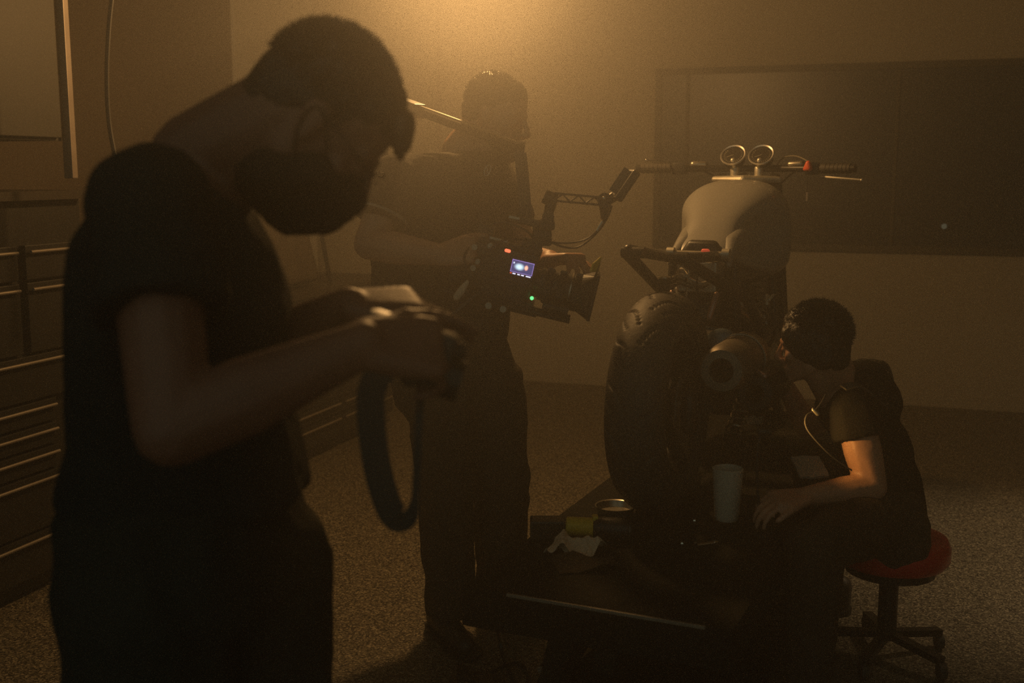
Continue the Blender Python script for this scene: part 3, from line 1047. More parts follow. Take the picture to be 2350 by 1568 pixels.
for x_ in (-.02, .02):
    obj('thumb_screw', ccyl(NB(), (x_, -.05, -.094), (x_, -.068, -.094), .009, seg=14), M['steel'], cine, smooth=True)
# top handle, articulated arm and monitor
obj('top_handle_post', ccyl(NB(), CL(1238, 560, 0), CL(1240, 520, 0), .020), M['blackm'], cine, smooth=True)
obj('top_handle', bar(NB(), P(1170, 500, 3.05), P(1262, 520, 3.03), .026, .020), M['black'], cine, bevel=.005)
obj('handle_bracket', bar(NB(), P(1168, 497, 3.03), P(1192, 502, 3.03), .012, .006), M['steel'], cine)
obj('clamp', box(NB(), (.05, .04, .045), loc=P(1245, 545, 3.04)), M['blackm'], cine, bevel=.008, smooth=True)
obj('clamp', box(NB(), (.042, .04, .03), loc=P(1255, 516, 3.03)), M['black'], cine, bevel=.008, smooth=True)
mon = thing('monitor_arm', 'black jointed monitor arm standing on top of the film camera', 'arm', P(1245, 500, 3.03))
obj('knob', cyl(NB(), P(1258, 498, 3.00), P(1258, 498, 3.06), .016), M['blackm'], mon, smooth=True)
obj('upright', limb(NB(), P(1256, 500, 3.03), .013, P(1266, 462, 3.03), .016), M['blackm'], mon, smooth=True)
obj('joint', cyl(NB(), P(1249, 450, 3.03), P(1275, 462, 3.03), .019), M['blackm'], mon, smooth=True)
b0 = P(1272, 452, 3.03)
b1 = P(1382, 462, 3.03)
bx = (b1 - b0).normalized()
bz = V((0, -1, 0)).cross(bx)
bz = -bz if bz.z < 0 else bz
for sgn in (-1, 1):
    obj('arm_rail', bar(NB(), b0 + bz * .010 * sgn, b1 + bz * .010 * sgn, .018, .006), M['blackm'], mon, bevel=.001)
for i in range(6):
    f_ = b0.lerp(b1, (i + .0) / 6)
    e_ = b0.lerp(b1, (i + 1) / 6)
    s1 = 1 if i % 2 else -1
    obj('lattice_strut', bar(NB(), f_ + bz * .009 * s1, e_ - bz * .009 * s1, .014, .004), M['blackm'], mon)
obj('elbow', cyl(NB(), P(1388, 460, 3.00), P(1388, 460, 3.06), .020), M['blackm'], mon, smooth=True)
obj('elbow_screw', limb(NB(), P(1386, 455, 2.985), .005, P(1386, 455, 3.0), .006), M['chrome'], mon, smooth=True)
obj('locking_lever', limb(NB(), P(1387, 470, 3.03), .015, P(1386, 498, 3.03), .009), M['blackm'], mon, smooth=True)
obj('tilt_mount', limb(NB(), P(1394, 462, 3.03), .012, P(1408, 452, 3.03), .014), M['blackm'], mon, smooth=True)
mo = thing('field_monitor', 'small black field monitor seen edge-on at the end of the jointed arm', 'monitor', P(1432, 425, 3.03))
m0 = P(1412, 458, 3.03)
m1 = P(1456, 394, 3.03)
obj('monitor_body', bar(NB(), m0, m1, .15, .022), M['black'], mo, bevel=.004)
obj('monitor_screen', bar(NB(), m0.lerp(m1, .08) + V((-.011, 0, .007)), m0.lerp(m1, .92) + V((-.011, 0, .007)), .13, .003), M['glass_dark'], mo)
obj('sun_hood', bar(NB(), P(1405, 440, 2.96), P(1440, 388, 2.96), .002, .020), M['glass_dark'], mo)
for cab_pts in ([P(1245, 548, 3.02), P(1280, 558, 3.02), P(1335, 553, 3.02), P(1368, 532, 3.02), P(1388, 502, 3.02), P(1400, 470, 3.02)],
                [P(1248, 548, 3.03), P(1290, 566, 3.03), P(1330, 566, 3.03), P(1372, 532, 3.03), P(1396, 495, 3.03), P(1404, 472, 3.03)]):
    obj('cable', tube(NB(), catmull(cab_pts, 8), .0026, 6), M['black'], mon, smooth=True)
obj('cable_sleeve', tube(NB(), [P(1370, 530, 3.015), P(1378, 516, 3.015), P(1383, 508, 3.015)], .0045, 8), M['alu'], mon, smooth=True)

# ---------------------------------------------------------------- man C: crouching mechanic
Cm = thing('person', 'dark-haired person in dark T-shirt sitting on the red stool beside the motorcycle', 'person', (1.05, 3.22, 0))
hcC = P(1866, 784, 3.26)
TC = head_frame(hcC, (-math.cos(R(30)), math.sin(R(30)), 0), R(10), 0, .97)
neckC = P(1935, 893, 3.32)
sLc = P(1958, 945, 3.14)
sRc = P(1965, 925, 3.50)
eLc = P(2000, 1118, 3.08)
wLc = P(1845, 1140, 3.02)
eRc = P(1850, 975, 3.64)
wRc = P(1800, 880, 3.66)
hipC = P(2035, 1205, 3.22)
bm = NB()
head_prims(bm, TC)
hull(bm, [(TC @ V((0, -.030, -.04)), .060), (neckC, .062)])
hull(bm, [(TC @ V((0, .0, -.08)), .046), (neckC + V((-.03, 0, -.01)), .055)])
hull(bm, [(neckC + V((0, 0, -.04)), .05), (sLc + V((0, .06, 0)), .045), (sRc + V((0, -.06, 0)), .045), (hipC + V((0, -.04, .02)), .06), (hipC + V((0, .04, .02)), .06)])
limb(bm, sLc, .052, sLc.lerp(eLc, .5), .055, eLc, .044, eLc.lerp(wLc, .35), .043, wLc, .027)
limb(bm, sRc, .050, eRc, .043, wRc, .028)
hand_prims(bm, wLc, P(1760, 1150, 2.98) - wLc, V((.1, -.2, .95)), 1, curls=[(25, 35, 20)] * 4, thumb_out=30, thumb_curl=20, spread=3)
hand_prims(bm, wRc, P(1765, 840, 3.64) - wRc, V((.1, .1, .95)), -1, curls=[(25, 35, 20)] * 4, thumb_out=30, thumb_curl=20, spread=3)
kN = V((.80, 2.86, .47))
kF = V((.97, 3.52, .52))
limb(bm, V((1.08, 3.14, .46)), .08, kN, .055, V((.80, 2.88, .09)), .040)
limb(bm, V((1.08, 3.32, .46)), .08, kF, .055, V((1.02, 3.54, .09)), .040)
sculpt('body', bm, M['skin'], Cm, 0.0055, 2)
hair(TC, Cm, M['hair'], 9, .97, 4500, .011, low=-.06, sides=True)
eyes(TC, Cm)
bm = NB()
hull(bm, [(neckC + V((.02, 0, -.05)), (.07, .08, .025)), (sLc + V((.01, .03, 0)), .066), (sRc + V((.01, -.03, 0)), .066), (P(2000, 1010, 3.30), (.105, .17, .08))])
hull(bm, [(P(2000, 1010, 3.30), (.105, .17, .08)), (P(2030, 1120, 3.26), (.105, .16, .08))])
hull(bm, [(P(2030, 1120, 3.26), (.105, .16, .08)), (P(2030, 1215, 3.24), (.115, .17, .05))])
hull(bm, [(P(1985, 880, 3.36), .075), (P(2000, 930, 3.32), .09), (P(1960, 880, 3.30), .06)])
for s_, e_, kk in ((sLc, eLc, .34), (sRc, eRc, .5)):
    d = e_ - s_
    hull(bm, [(s_, .068), ('d', s_ + d * kk, d, .072), ('d', s_ + d * (kk - .08), d, .072)])
sculpt('t_shirt', bm, M['shirt_c'], Cm, 0.007, 3, wrinkle=.005, wscale=9, seed=31)
bm = NB()
hull(bm, [(hipC + V((.0, -.08, -.03)), .10), (hipC + V((.0, .08, -.03)), .10), (V((1.10, 3.14, .46)), .095), (V((1.10, 3.32, .46)), .095)])
limb(bm, V((1.08, 3.14, .46)), .095, kN, .075, V((.80, 2.88, .10)), .062)
limb(bm, V((1.08, 3.32, .46)), .095, kF, .075, V((1.02, 3.54, .10)), .062)
sculpt('trousers', bm, M['trouser_b'], Cm, 0.008, 3, wrinkle=.006, wscale=8, seed=35)
shoe(Cm, (.86, 2.92, 0), (.68, 2.72, 0))
shoe(Cm, (1.08, 3.56, 0), (.84, 3.50, 0))
bm = NB()
tube(bm, catmull([P(1935, 890, 3.13), P(1965, 884, 3.15), P(1998, 902, 3.18), P(2035, 935, 3.25)], 6), .01, flat=(.026, .005), up=(0, -.4, 1))
strap = obj('shoulder_strap', bm, M['strapm'], Cm, label='grey webbing strap over the shoulder')
bm = NB()
hull(bm, [(P(1975, 850, 3.40), .035), (P(2015, 850, 3.36), .035), (P(2035, 905, 3.34), .035), (P(2000, 900, 3.36), .05)])
sculpt('back_pouch', bm, M['black'], Cm, .007, 2, wrinkle=.003, wscale=20)
bm = NB()
tube(bm, catmull([P(1895, 905, 3.07), P(1884, 925, 3.06), P(1872, 940, 3.05), P(1850, 955, 3.04), P(1852, 985, 3.03), P(1890, 1030, 3.02), P(1925, 1060, 3.02), P(1955, 1080, 3.02)], 8), .0022, 6)
obj('earpiece_cord', bm, M['rubber'], Cm, smooth=True)
obj('clip', limb(NB(), P(1866, 940, 3.04), .005, P(1876, 950, 3.04), .006), M['steel'], Cm, smooth=True)
bm = NB()
Tn = Matrix.Translation(P(1858, 1072, 3.14)) @ Matrix.Rotation(R(8), 4, 'Z') @ Matrix.Rotation(R(28), 4, 'X')
box(bm, (.085, .085, .008), mtx=Tn)
bmesh.ops.subdivide_edges(bm, edges=bm.edges[:], cuts=4, use_grid_fill=True)
for v in bm.verts:
    v.co.z += .006 * noise.noise(v.co * 30)
o = obj('folded_cloth', bm, M['greycloth'], None, smooth=True)
center_origin(o)
tag(o, 'folded grey cloth held above the crouching person\'s forearm', 'cloth')

# stool
st = thing('stool', 'low round stool with a red vinyl seat under the crouching person', 'stool', (1.125, 3.22, 0))
obj('seat', lathe(NB(), [(0, .388), (.13, .388), (.158, .378), (.168, .355), (.168, .32), (.155, .302), (0, .295)], Matrix.Identity(4), 40), M['redseat'], st, world=False, smooth=True)
obj('seat_plate', cyl(NB(), (0, 0, .27), (0, 0, .296), .13), M['blackm'], st, world=False)
obj('column', cyl(NB(), (0, 0, .06), (0, 0, .27), .028), M['blackm'], st, world=False, smooth=True)
for i in range(5):
    a = 2 * math.pi * i / 5 + .3
    e_ = V((.19 * math.cos(a), .19 * math.sin(a), .055))
    lg = obj('leg', bar(NB(), (0, 0, .075), e_, .03, .02), M['blackm'], st, world=False)
    obj('caster', cyl(NB(), e_ + V((-.01, 0, -.030)), e_ + V((.01, 0, -.030)), .024), M['rubber'], lg, world=False)

# ================================================================== motorcycle lift
AZ = R(24)
hd = V((math.sin(AZ), math.cos(AZ), 0))
rt = V((math.cos(AZ), -math.sin(AZ), 0))
LA = V((-.117, 2.62, 0))
lf = thing('motorcycle_lift', 'black flat lift table carrying the motorcycle, its front edge crossing the foreground', 'lift table', LA, -AZ)
LW, LL, LZ = .66, 2.35, .45


def lbox(bm, x0, x1, y0, y1, z0, z1):
    box(bm, (x1 - x0, y1 - y0, z1 - z0), mtx=Matrix.Translation(((x0 + x1) / 2, (y0 + y1) / 2, (z0 + z1) / 2)))
    return bm


obj('deck', lbox(NB(), 0, LW, 0, LL, LZ - .045, LZ), M['lift'], lf, world=False, bevel=.003)
obj('front_lip', lbox(NB(), 0, LW, -.012, 0, LZ - .095, LZ + .004), M['lift'], lf, world=False, bevel=.003)
obj('front_edge_strip', lbox(NB(), .12, .60, -.016, -.010, LZ - .002, LZ + .006), M['pull'], lf, world=False, bevel=.001)
for x_ in (0, LW - .04):
    obj('side_rail', lbox(NB(), x_, x_ + .04, .0, LL, LZ - .095, LZ - .045), M['lift'], lf, world=False)
for x_ in (.25, .37):
    obj('leg', bar(NB(), (x_, .03, LZ - .08), (x_, -.02 + .0, .30), .05, .05, up=(1, 0, 0)), M['lift'], lf, world=False)
obj('support_leg', bar(NB(), (.27, .02, LZ - .09), (.20, -.26, .02), .055, .05, up=(1, 0, 0)), M['lift'], lf, world=False, bevel=.004)
obj('leg_bolt', cyl(NB(), (.225, .0, .30), (.222, -.045, .295), .010, seg=14), M['chrome'], lf, world=False, smooth=True)
for s1, s2 in (((.10, .35), (.10, 1.75)), ((.52, .35), (.52, 1.75))):
    obj('scissor_arm', bar(NB(), (s1[0], s1[1], .06), (s2[0], s2[1], LZ - .07), .03, .05), M['lift'], lf, world=False)
    obj('scissor_arm', bar(NB(), (s1[0] + .035, s2[1], .06), (s2[0] + .035, s1[1], LZ - .07), .03, .05), M['lift'], lf, world=False)
obj('base_frame', lbox(NB(), .05, .60, .25, 1.95, .0, .05), M['lift'], lf, world=False)
for y_ in (.5, 1.5):
    obj('wheel_chock', lbox(NB(), .18, .30, y_ + .55, y_ + .60, LZ, LZ + .05), M['steel'], lf, world=False)


def LP(x, y, z=0):
    return LA + rt * x + hd * y + V((0, 0, LZ + z))


# ================================================================== motorcycle
BO = V((.437, 3.25, LZ))
mc = thing('motorcycle', 'custom motorcycle with a grey fuel tank and bare wide rear tyre, standing on the lift', 'motorcycle', BO, -R(23.5))


def B(s, l, z):
    return V((l, s, z))


def bo(name, bm, m, parent=None, smooth=True, bevel=0, label=None):
    return obj(name, bm, m, parent or mc, world=False, smooth=smooth, bevel=bevel, label=label)


def tyre(cx, cy, R0, Wd, name, sub):
    """R0 outer radius, Wd width; axle along X at (0,cy,R0)"""
    me = bpy.data.meshes.new(name)
    NU, NV = 720, 60
    vs, fs = [], []
    rs = Wd / 2
    for i in range(NU):
        th = 2 * math.pi * i / NU
        for j in range(NV):
            ph = -2.2 + 4.4 * j / (NV - 1)
            x = rs * math.sin(ph) * (1.0 if abs(ph) < 1.57 else 1.0)
            rr = R0 - rs * .82 + rs * .82 * math.cos(ph)
            # grooves: slanting sipes, mirrored left and right
            d_ = 0
            if .10 < abs(ph) < 1.22:
                u = (th * 15 / (2 * math.pi) + 1.05 * abs(ph) + .16 * math.sin(abs(ph) * 4.5) + (.5 if ph > 0 else 0)) % 1.0
                u = abs(u - .5)
                d_ = .008 * max(0.0, 1 - u / .055) ** .5
                if abs(ph) > .55:
                    u2 = abs((th * 15 / (2 * math.pi) + 1.05 * abs(ph) + .5 + (.5 if ph > 0 else 0)) % 1.0 - .5)
                    d_ = max(d_, .006 * max(0.0, 1 - u2 / .045) ** .5)
            rr -= d_ * math.cos(ph * .8)
            vs.append((cx + x, cy + rr * math.cos(th), R0 + rr * math.sin(th)))
    for i in range(NU):
        for j in range(NV - 1):
            a_ = i * NV + j
            b_ = ((i + 1) % NU) * NV + j
            fs.append((a_, b_, b_ + 1, a_ + 1))
        a_ = i * NV
        b_ = ((i + 1) % NU) * NV
        fs.append((a_ + NV - 1, b_ + NV - 1, b_, a_))
    me.from_pydata(vs, [], fs)
    o_ = mesh_obj(name, me, M['rubber'], mc, False, True)
    rim = NB()
    Ri = R0 - Wd * .62
    T = frame_z((cx, cy, R0), (1, 0, 0))
    lathe(rim, [(Ri - .02, -Wd * .36), (Ri + .014, -Wd * .40), (Ri + .014, -Wd * .34), (Ri - .015, -Wd * .25), (Ri - .015, Wd * .25), (Ri + .014, Wd * .34), (Ri + .014, Wd * .40), (Ri - .02, Wd * .36), (Ri - .035, Wd * .2), (Ri - .035, -Wd * .2), (Ri - .02, -Wd * .36)], T, 56)
    ro = bo('rim', rim, M['blackm'])
    for k_ in range(5):
        a = 2 * math.pi * k_ / 5 + .4
        c_ = V((cx, cy, R0))
        dd = V((0, math.cos(a), math.sin(a)))
        bo('spoke', bar(NB(), c_ + dd * .03, c_ + dd * (Ri - .02), .035, .03, up=(1, 0, 0)), M['blackm'], bevel=.004)
    bo('hub', cyl(NB(), (cx - Wd * .4, cy, R0), (cx + Wd * .4, cy, R0), .038, seg=28), M['blackm'])
    bo('axle', cyl(NB(), (cx - Wd * .4 - .06, cy, R0), (cx + Wd * .4 + .06, cy, R0), .012, seg=16), M['steel'])
    bo('brake_disc', lathe(NB(), [(.07, 0), (.115, 0), (.115, .005), (.07, .005), (.07, 0)], frame_z((cx + Wd * .42, cy, R0), (1, 0, 0)), 40), M['steel'])
    return o_


tyre(0, 0, .325, .172, 'rear_tyre', 0)
tyre(0, 1.42, .31, .12, 'front_tyre', 1)
# swingarm
for l_ in (-.14, .14):
    bo('swingarm_beam', tube(NB(), catmull([B(-.03, l_, .325), B(.2, l_ * .98, .335), B(.42, l_ * .8, .36), B(.56, l_ * .7, .38)], 5), .024, 10), M['blackm'])
bo('swingarm_bridge', cyl(NB(), B(.43, -.12, .37), B(.43, .12, .37), .026), M['blackm'])
bo('sprocket', lathe(NB(), [(.03, 0), (.098, 0), (.098, .006), (.03, .006), (.03, 0)], frame_z(B(0, -.125, .325), (-1, 0, 0)), 42), M['steel'])
# chain
bm = NB()
for k_ in range(34):
    t_ = k_ / 34
    for zz in (.42, .235):
        box(bm, (.012, .012, .010), mtx=Matrix.Translation(B(.0 + t_ * .6, -.13, zz + (.36 - zz) * t_ * .6)))
bo('chain', bm, M['steel'], smooth=False)
# rear subframe: two bent rails
for sgn in (-1, 1):
    l_ = .125 * sgn
    if sgn < 0:
        bo('tail_rail', limb(NB(), B(.06, l_, .765), .017, B(.50, l_ * .62, .705), .016), M['blackm'])
        bo('tail_brace', limb(NB(), B(.06, l_, .75), .019, B(.30, l_ * .75, .625), .017), M['blackm'])
    else:
        bo('tail_rail', limb(NB(), B(.16, .01, .735), .017, B(.50, .08, .725), .016), M['blackm'])
        bo('tail_brace', limb(NB(), B(.16, .01, .735), .019, B(.36, .17, .60), .018, B(.46, .20, .48), .017), M['blackm'])
    bo('rail_end', cyl(NB(), B(.06 if sgn < 0 else .16, (-.145 if sgn < 0 else -.01), .758 if sgn < 0 else .738), B(.06 if sgn < 0 else .16, (-.075 if sgn < 0 else .03), .758 if sgn < 0 else .738), .017), M['blackm'])
# main frame
for sgn in (-1, 1):
    bo('frame_tube', tube(NB(), catmull([B(.50, sgn * .09, .66), B(.80, sgn * .10, .65), B(1.08, sgn * .06, .78)], 6), .018, 10), M['blackm'])
    bo('frame_tube', tube(NB(), catmull([B(1.08, sgn * .05, .84), B(1.06, sgn * .12, .55), B(.98, sgn * .14, .24), B(.7, sgn * .15, .17), B(.50, sgn * .12, .36), B(.48, sgn * .10, .70)], 6), .018, 10), M['blackm'])
bo('head_stock', cyl(NB(), B(1.10, 0, .80), B(1.06, 0, .95), .032), M['blackm'])

# fuel tank: lofted sections along the bike
secs = [  # s, half width, z bottom, z top, side pinch
    (.44, .072, .705, .735, 0),
    (.47, .090, .700, .765, 0),
    (.53, .100, .695, .800, .03),
    (.60, .112, .680, .845, .20),
    (.68, .140, .660, .885, .34),
    (.76, .172, .640, .920, .34),
    (.85, .198, .620, .950, .24),
    (.95, .203, .610, .965, .05),
    (1.03, .180, .620, .960, 0),
    (1.09, .140, .650, .935, 0),
    (1.12, .080, .700, .890, 0)]
me = bpy.data.meshes.new('fuel_tank')
vs, fs = [], []
NK = 40
fine = []
for i in range(len(secs) - 1):
    for q_ in range(6):
        t_ = q_ / 6
        p0 = secs[max(i - 1, 0)]
        p1 = secs[i]
        p2 = secs[i + 1]
        p3 = secs[min(i + 2, len(secs) - 1)]
        fine.append([0.5 * ((2 * b1_) + (c1_ - a1_) * t_ + (2 * a1_ - 5 * b1_ + 4 * c1_ - d1_) * t_ * t_ + (3 * b1_ - a1_ - 3 * c1_ + d1_) * t_ ** 3) for a1_, b1_, c1_, d1_ in zip(p0, p1, p2, p3)])
fine.append(list(secs[-1]))
for s_, hw_, z0_, z1_, pin in fine:
    zc = z0_ + (z1_ - z0_) * .45
    for k_ in range(NK):
        a = 2 * math.pi * k_ / NK
        ca, sa = math.cos(a), math.sin(a)
        e_ = .72
        x = hw_ * math.copysign(abs(ca) ** e_, ca)
        z = (z1_ - zc) * abs(sa) ** .80 if sa > 0 else -(zc - z0_) * abs(sa) ** .5
        # knee recess: pull the flanks in
        fl_ = max(0, abs(ca)) ** 4 * math.exp(-((z - .02) / .085) ** 2)
        x -= math.copysign(hw_ * pin * (1.15 if x > 0 else .5) * fl_, x)
        vs.append((x, s_, zc + z))
nR = len(fine)
for i in range(nR - 1):
    for k_ in range(NK):
        k2 = (k_ + 1) % NK
        fs.append((i * NK + k_, i * NK + k2, (i + 1) * NK + k2, (i + 1) * NK + k_))
fs.append(tuple(range(NK)))
fs.append(tuple((nR - 1) * NK + k_ for k_ in reversed(range(NK))))
me.from_pydata(vs, [], fs)
me.update()
bmt = bmesh.new()
bmt.from_mesh(me)
bmesh.ops.recalc_face_normals(bmt, faces=bmt.faces)
bmt.to_mesh(me)
bmt.free()
tank = mesh_obj('fuel_tank', me, M['tank'], mc, False, True)
md_ = tank.modifiers.new('s', 'SUBSURF')
md_.levels = 1
md_.render_levels = 1
# tank skirt round the seat opening: two horns reaching back
for sgn in (-1, 1):
    bm = NB()
    limb(bm, B(.62, sgn * .075, .775), .045, B(.52, sgn * .078, .758), .030, B(.46, sgn * .088, .735), .018, B(.415, sgn * .096, .700), .010)
    sculpt('tank_horn', bm, M['tank'], mc, .004, 3, world=False)
bo('seat_opening', hull(NB(), [(B(.455, -.055, .725), .02), (B(.455, .055, .725), .02), (B(.455, -.035, .755), .02), (B(.455, .035, .755), .02)]), M['black'])
bo('cross_tube', cyl(NB(), B(.40, -.085, .735), B(.40, .085, .735), .009), M['steel'])
bo('red_reflection', hull(NB(), [(B(.385, .02, .745), .007), (B(.385, .034, .745), .007)]), M['glint_red'], label='small red reflection made as a glowing dot')  # glowing dot stands in for a red reflection on the cross tube
for l_ in (-.09, .09):
    bo('mount_boss', cyl(NB(), B(.40, l_ - .012, .735), B(.40, l_ + .012, .735), .018), M['alu'])
# electrics below the tank
bo('battery_box', box(NB(), (.13, .12, .10), mtx=Matrix.Translation(B(.44, 0, .66))), M['alu'], bevel=.006, smooth=False)
bo('bracket_plate', hull(NB(), [(B(.375, -.05, .70), .004), (B(.375, .00, .70), .004), (B(.375, -.05, .65), .004), (B(.375, .03, .65), .004)]), M['alu'], smooth=False)
bo('relay', box(NB(), (.028, .02, .04), mtx=Matrix.Translation(B(.362, -.015, .665))), M['black'], bevel=.003, smooth=False)
for k_, (la, za, lb, zb) in enumerate(((-.07, .66, .05, .655), (-.075, .645, .045, .640), (-.06, .675, .03, .63), (-.08, .63, .02, .635), (-.02, .69, -.06, .60), (.03, .68, .05, .60))):
    bo('wire', tube(NB(), catmull([B(.36, la, za), B(.335, la * .5, za + .012), B(.34, lb * .4, zb - .008), B(.36, lb, zb)], 6), .004, 6), M['black'] if k_ % 2 else M['alu'])
bo('ignition_coil', cyl(NB(), B(.33, -.09, .60), B(.33, -.09, .66), .018), M['black'])
bo('coil_collar', lathe(NB(), [(.016, 0), (.021, 0), (.021, .005), (.016, .005), (.016, 0)], frame_z(B(.33, -.09, .658), (0, 0, 1)), 24), M['steel'])
bo('inner_fender', hull(NB(), [(B(.40, -.06, .61), .02), (B(.40, .06, .61), .02), (B(.36, -.045, .53), .02), (B(.36, .06, .53), .02)]), M['black'])
for l_ in (-.072, .072):
    bo('fender_edge', limb(NB(), B(.36, l_, .61), .010, B(.335, l_ * .8, .54), .010), M['pink'])
bo('cover_plate', bar(NB(), B(.33, .01, .510), B(.33, .125, .500), .03, .006), M['blue'])
bo('air_canister', lathe(NB(), [(0, 0), (.045, 0), (.052, .008), (.052, .02), (.049, .022), (.052, .026), (.052, .05), (.049, .052), (.052, .056), (.052, .08), (.04, .09), (0, .09)], frame_z(B(.35, .10, .455), (.15, -1, .1)), 32), M['blue'])
# engine
bm = NB()
hull(bm, [(B(.60, -.12, .22), .05), (B(.60, .13, .22), .05), (B(.95, -.12, .22), .05), (B(.95, .13, .22), .05), (B(.62, -.11, .42), .05), (B(.62, .13, .42), .05), (B(.92, -.11, .40), .05), (B(.92, .13, .40), .05)])
eng = sculpt('crankcase', bm, M['blackm'], mc, .012, 2, world=False)
for s_ in (.72, .90):
    for k_ in range(7):
        bo('cooling_fin', box(NB(), (.24, .15, .006), mtx=Matrix.Translation(B(s_, 0, .46 + .026 * k_))), M['blackm'], smooth=False)
    bo('cylinder', cyl(NB(), B(s_, 0, .42), B(s_, 0, .66), .065), M['blackm'])
for l_, z_ in ((.20, .30), ):
    bo('clutch_cover', lathe(NB(), [(0, .03), (.07, .03), (.09, .02), (.095, 0), (0, 0)], frame_z(B(.72, .175, .32), (1, 0, 0)), 36), M['steel'])
bo('carburettor', hull(NB(), [(B(.55, .10, .56), .03), (B(.60, .14, .52), .03)]), M['steel'])
bo('fuel_tap', limb(NB(), B(.60, .185, .585), .010, B(.58, .190, .56), .008), M['alu'])
bo('fuel_tap_lever', limb(NB(), B(.585, .195, .575), .006, B(.60, .205, .59), .005), M['alu'])
bo('fuel_hose', tube(NB(), catmull([B(.58, .19, .56), B(.55, .23, .50), B(.60, .2, .42)], 6), .006), M['rubber'])
# shock absorber
sp0, sp1 = B(.20, .16, .16), B(.44, .20, .40)
bo('shock_body', cyl(NB(), sp0, sp1, .014), M['blackm'])
pts = []
T = frame_z(sp0, sp1 - sp0)
ln_ = (sp1 - sp0).length
for k_ in range(10 * 14 + 1):
    a = 2 * math.pi * k_ / 14
    pts.append(T @ V((.026 * math.cos(a), .026 * math.sin(a), .03 + (ln_ - .06) * k_ / 140)))
bo('shock_spring', tube(NB(), pts, .004, 6), M['steel'])
# exhaust
T = frame_z(B(-.10, .20, .45), (.02, 1, .0))
bo('muffler', lathe(NB(), [(.034, .02), (.035, -.004), (.058, -.002), (.066, .012), (.068, .03), (.070, .06), (.070, .30), (.060, .34), (.03, .37), (0, .37)], T, 40), M['muffler'], label='round-ended exhaust muffler')
bo('muffler_core', lathe(NB(), [(.036, .0), (.034, .05), (.03, .12), (0, .12)], T, 32), M['black'])
bo('muffler_clamp', lathe(NB(), [(.071, 0), (.075, 0), (.075, .02), (.071, .02), (.071, 0)], frame_z(B(.12, .205, .45), (.02, 1, 0)), 40), M['steel'])
T = frame_z(B(.02, .27, .37), (.02, 1, .0))
bo('lower_muffler', lathe(NB(), [(.026, .02), (.028, -.004), (.050, -.002), (.058, .012), (.060, .03), (.060, .24), (.04, .30), (0, .30)], T, 36), M['blackm'])
bo('clamp_bolt', limb(NB(), B(.02, .275, .435), .005, B(.0, .30, .425), .007), M['pink'])  # pink tint paints in the warm light on this bolt
for off in (0, .06):
    bo('header_pipe', tube(NB(), catmull([B(.24, .21, .45 - off), B(.45, .24, .38 - off), B(.75, .21, .20 - off * .3), B(1.02, .16, .25), B(1.06, .08, .48), B(.95, .05, .58)], 8), .020, 10), M['steel'])
bo('foot_peg', cyl(NB(), B(.50, .18, .33), B(.50, .28, .33), .012), M['rubber'])
bo('peg_hanger', bar(NB(), B(.50, .16, .45), B(.50, .18, .32), .012, .03), M['alu'])
bo('side_stand', limb(NB(), B(.62, -.16, .20), .012, B(.60, -.24, .012), .012), M['blackm'])
bo('brake_caliper', hull(NB(), [(B(-.10, .11, .36), .022), (B(-.10, .11, .28), .022)]), M['blackm'])
# front end
for l_ in (-.10, .10):
    bo('fork_leg', cyl(NB(), B(1.42, l_, .31), B(1.13, l_, .96), .026), M['blackm'])
    bo('fork_stanchion', cyl(NB(), B(1.29, l_, .60), B(1.12, l_, .98), .020), M['chrome'])
bo('lower_yoke', bar(NB(), B(1.19, -.13, .80), B(1.19, .13, .80), .06, .03), M['blackm'], bevel=.004)
bo('headlight', lathe(NB(), [(0, -.10), (.05, -.09), (.09, -.03), (.095, 0), (.09, .012), (0, .02)], frame_z(B(1.26, 0, .86), (0, 1, -.05)), 36), M['blackm'])
bm = NB()
hull(bm, [(B(1.10, -.12, .965), .012), (B(1.16, -.11, .965), .012), (B(1.10, .12, .965), .012), (B(1.16, .11, .965), .012), (B(1.04, 0, .965), .016)])
bo('top_yoke', bm, M['alu'], smooth=False)
bo('steering_nut', lathe(NB(), [(0, .012), (.018, .012), (.022, 0), (0, 0)], frame_z(B(1.06, 0, .972), (0, -.5, 1)), 24), M['chrome'])
# handlebar
HB = 1.005
bo('handlebar', tube(NB(), catmull([B(1.02, -.375, HB), B(1.06, -.25, HB), B(1.11, -.10, HB), B(1.11, .10, HB), B(1.06, .25, HB), B(1.02, .375, HB)], 8), .0125, 12), M['blackm'])
for l_ in (-.045, .045):
    bo('bar_riser', limb(NB(), B(1.10, l_, .975), .016, B(1.105, l_, HB + .0), .018), M['alu'])
for sgn in (-1, 1):
    g0 = B(1.045, sgn * .28, HB)
    g1 = B(1.012, sgn * .385, HB)
    bm = NB()
    cyl(bm, g0, g1, .0175, seg=24)
    grip = bo('grip', bm, M['rubber'])
    for k_ in range(6):
        p_ = g0.lerp(g1, (k_ + 1) / 7)
        bo('grip_rib', lathe(NB(), [(.0172, 0), (.019, .001), (.019, .005), (.0172, .006)], frame_z(p_, g1 - g0), 20), M['rubber'], grip)
    bo('bar_end', cyl(NB(), g1, g1 + (g1 - g0).normalized() * .018, .015), M['blackm'])
    bo('switch_housing', box(NB(), (.05, .04, .045), mtx=Matrix.Translation(B(1.06, sgn * .245, HB))), M['black'], bevel=.006)
    bo('master_cylinder', hull(NB(), [(B(1.09, sgn * .20, HB + .015), .014), (B(1.10, sgn * .16, HB + .015), .012)]), M['steel'])
    bo('cable', tube(NB(), catmull([B(1.10, sgn * .20, HB), B(1.18, sgn * .14, HB - .03), B(1.22, sgn * .05, HB - .12), B(1.20, 0, .80)], 6), .0035, 6), M['black'])
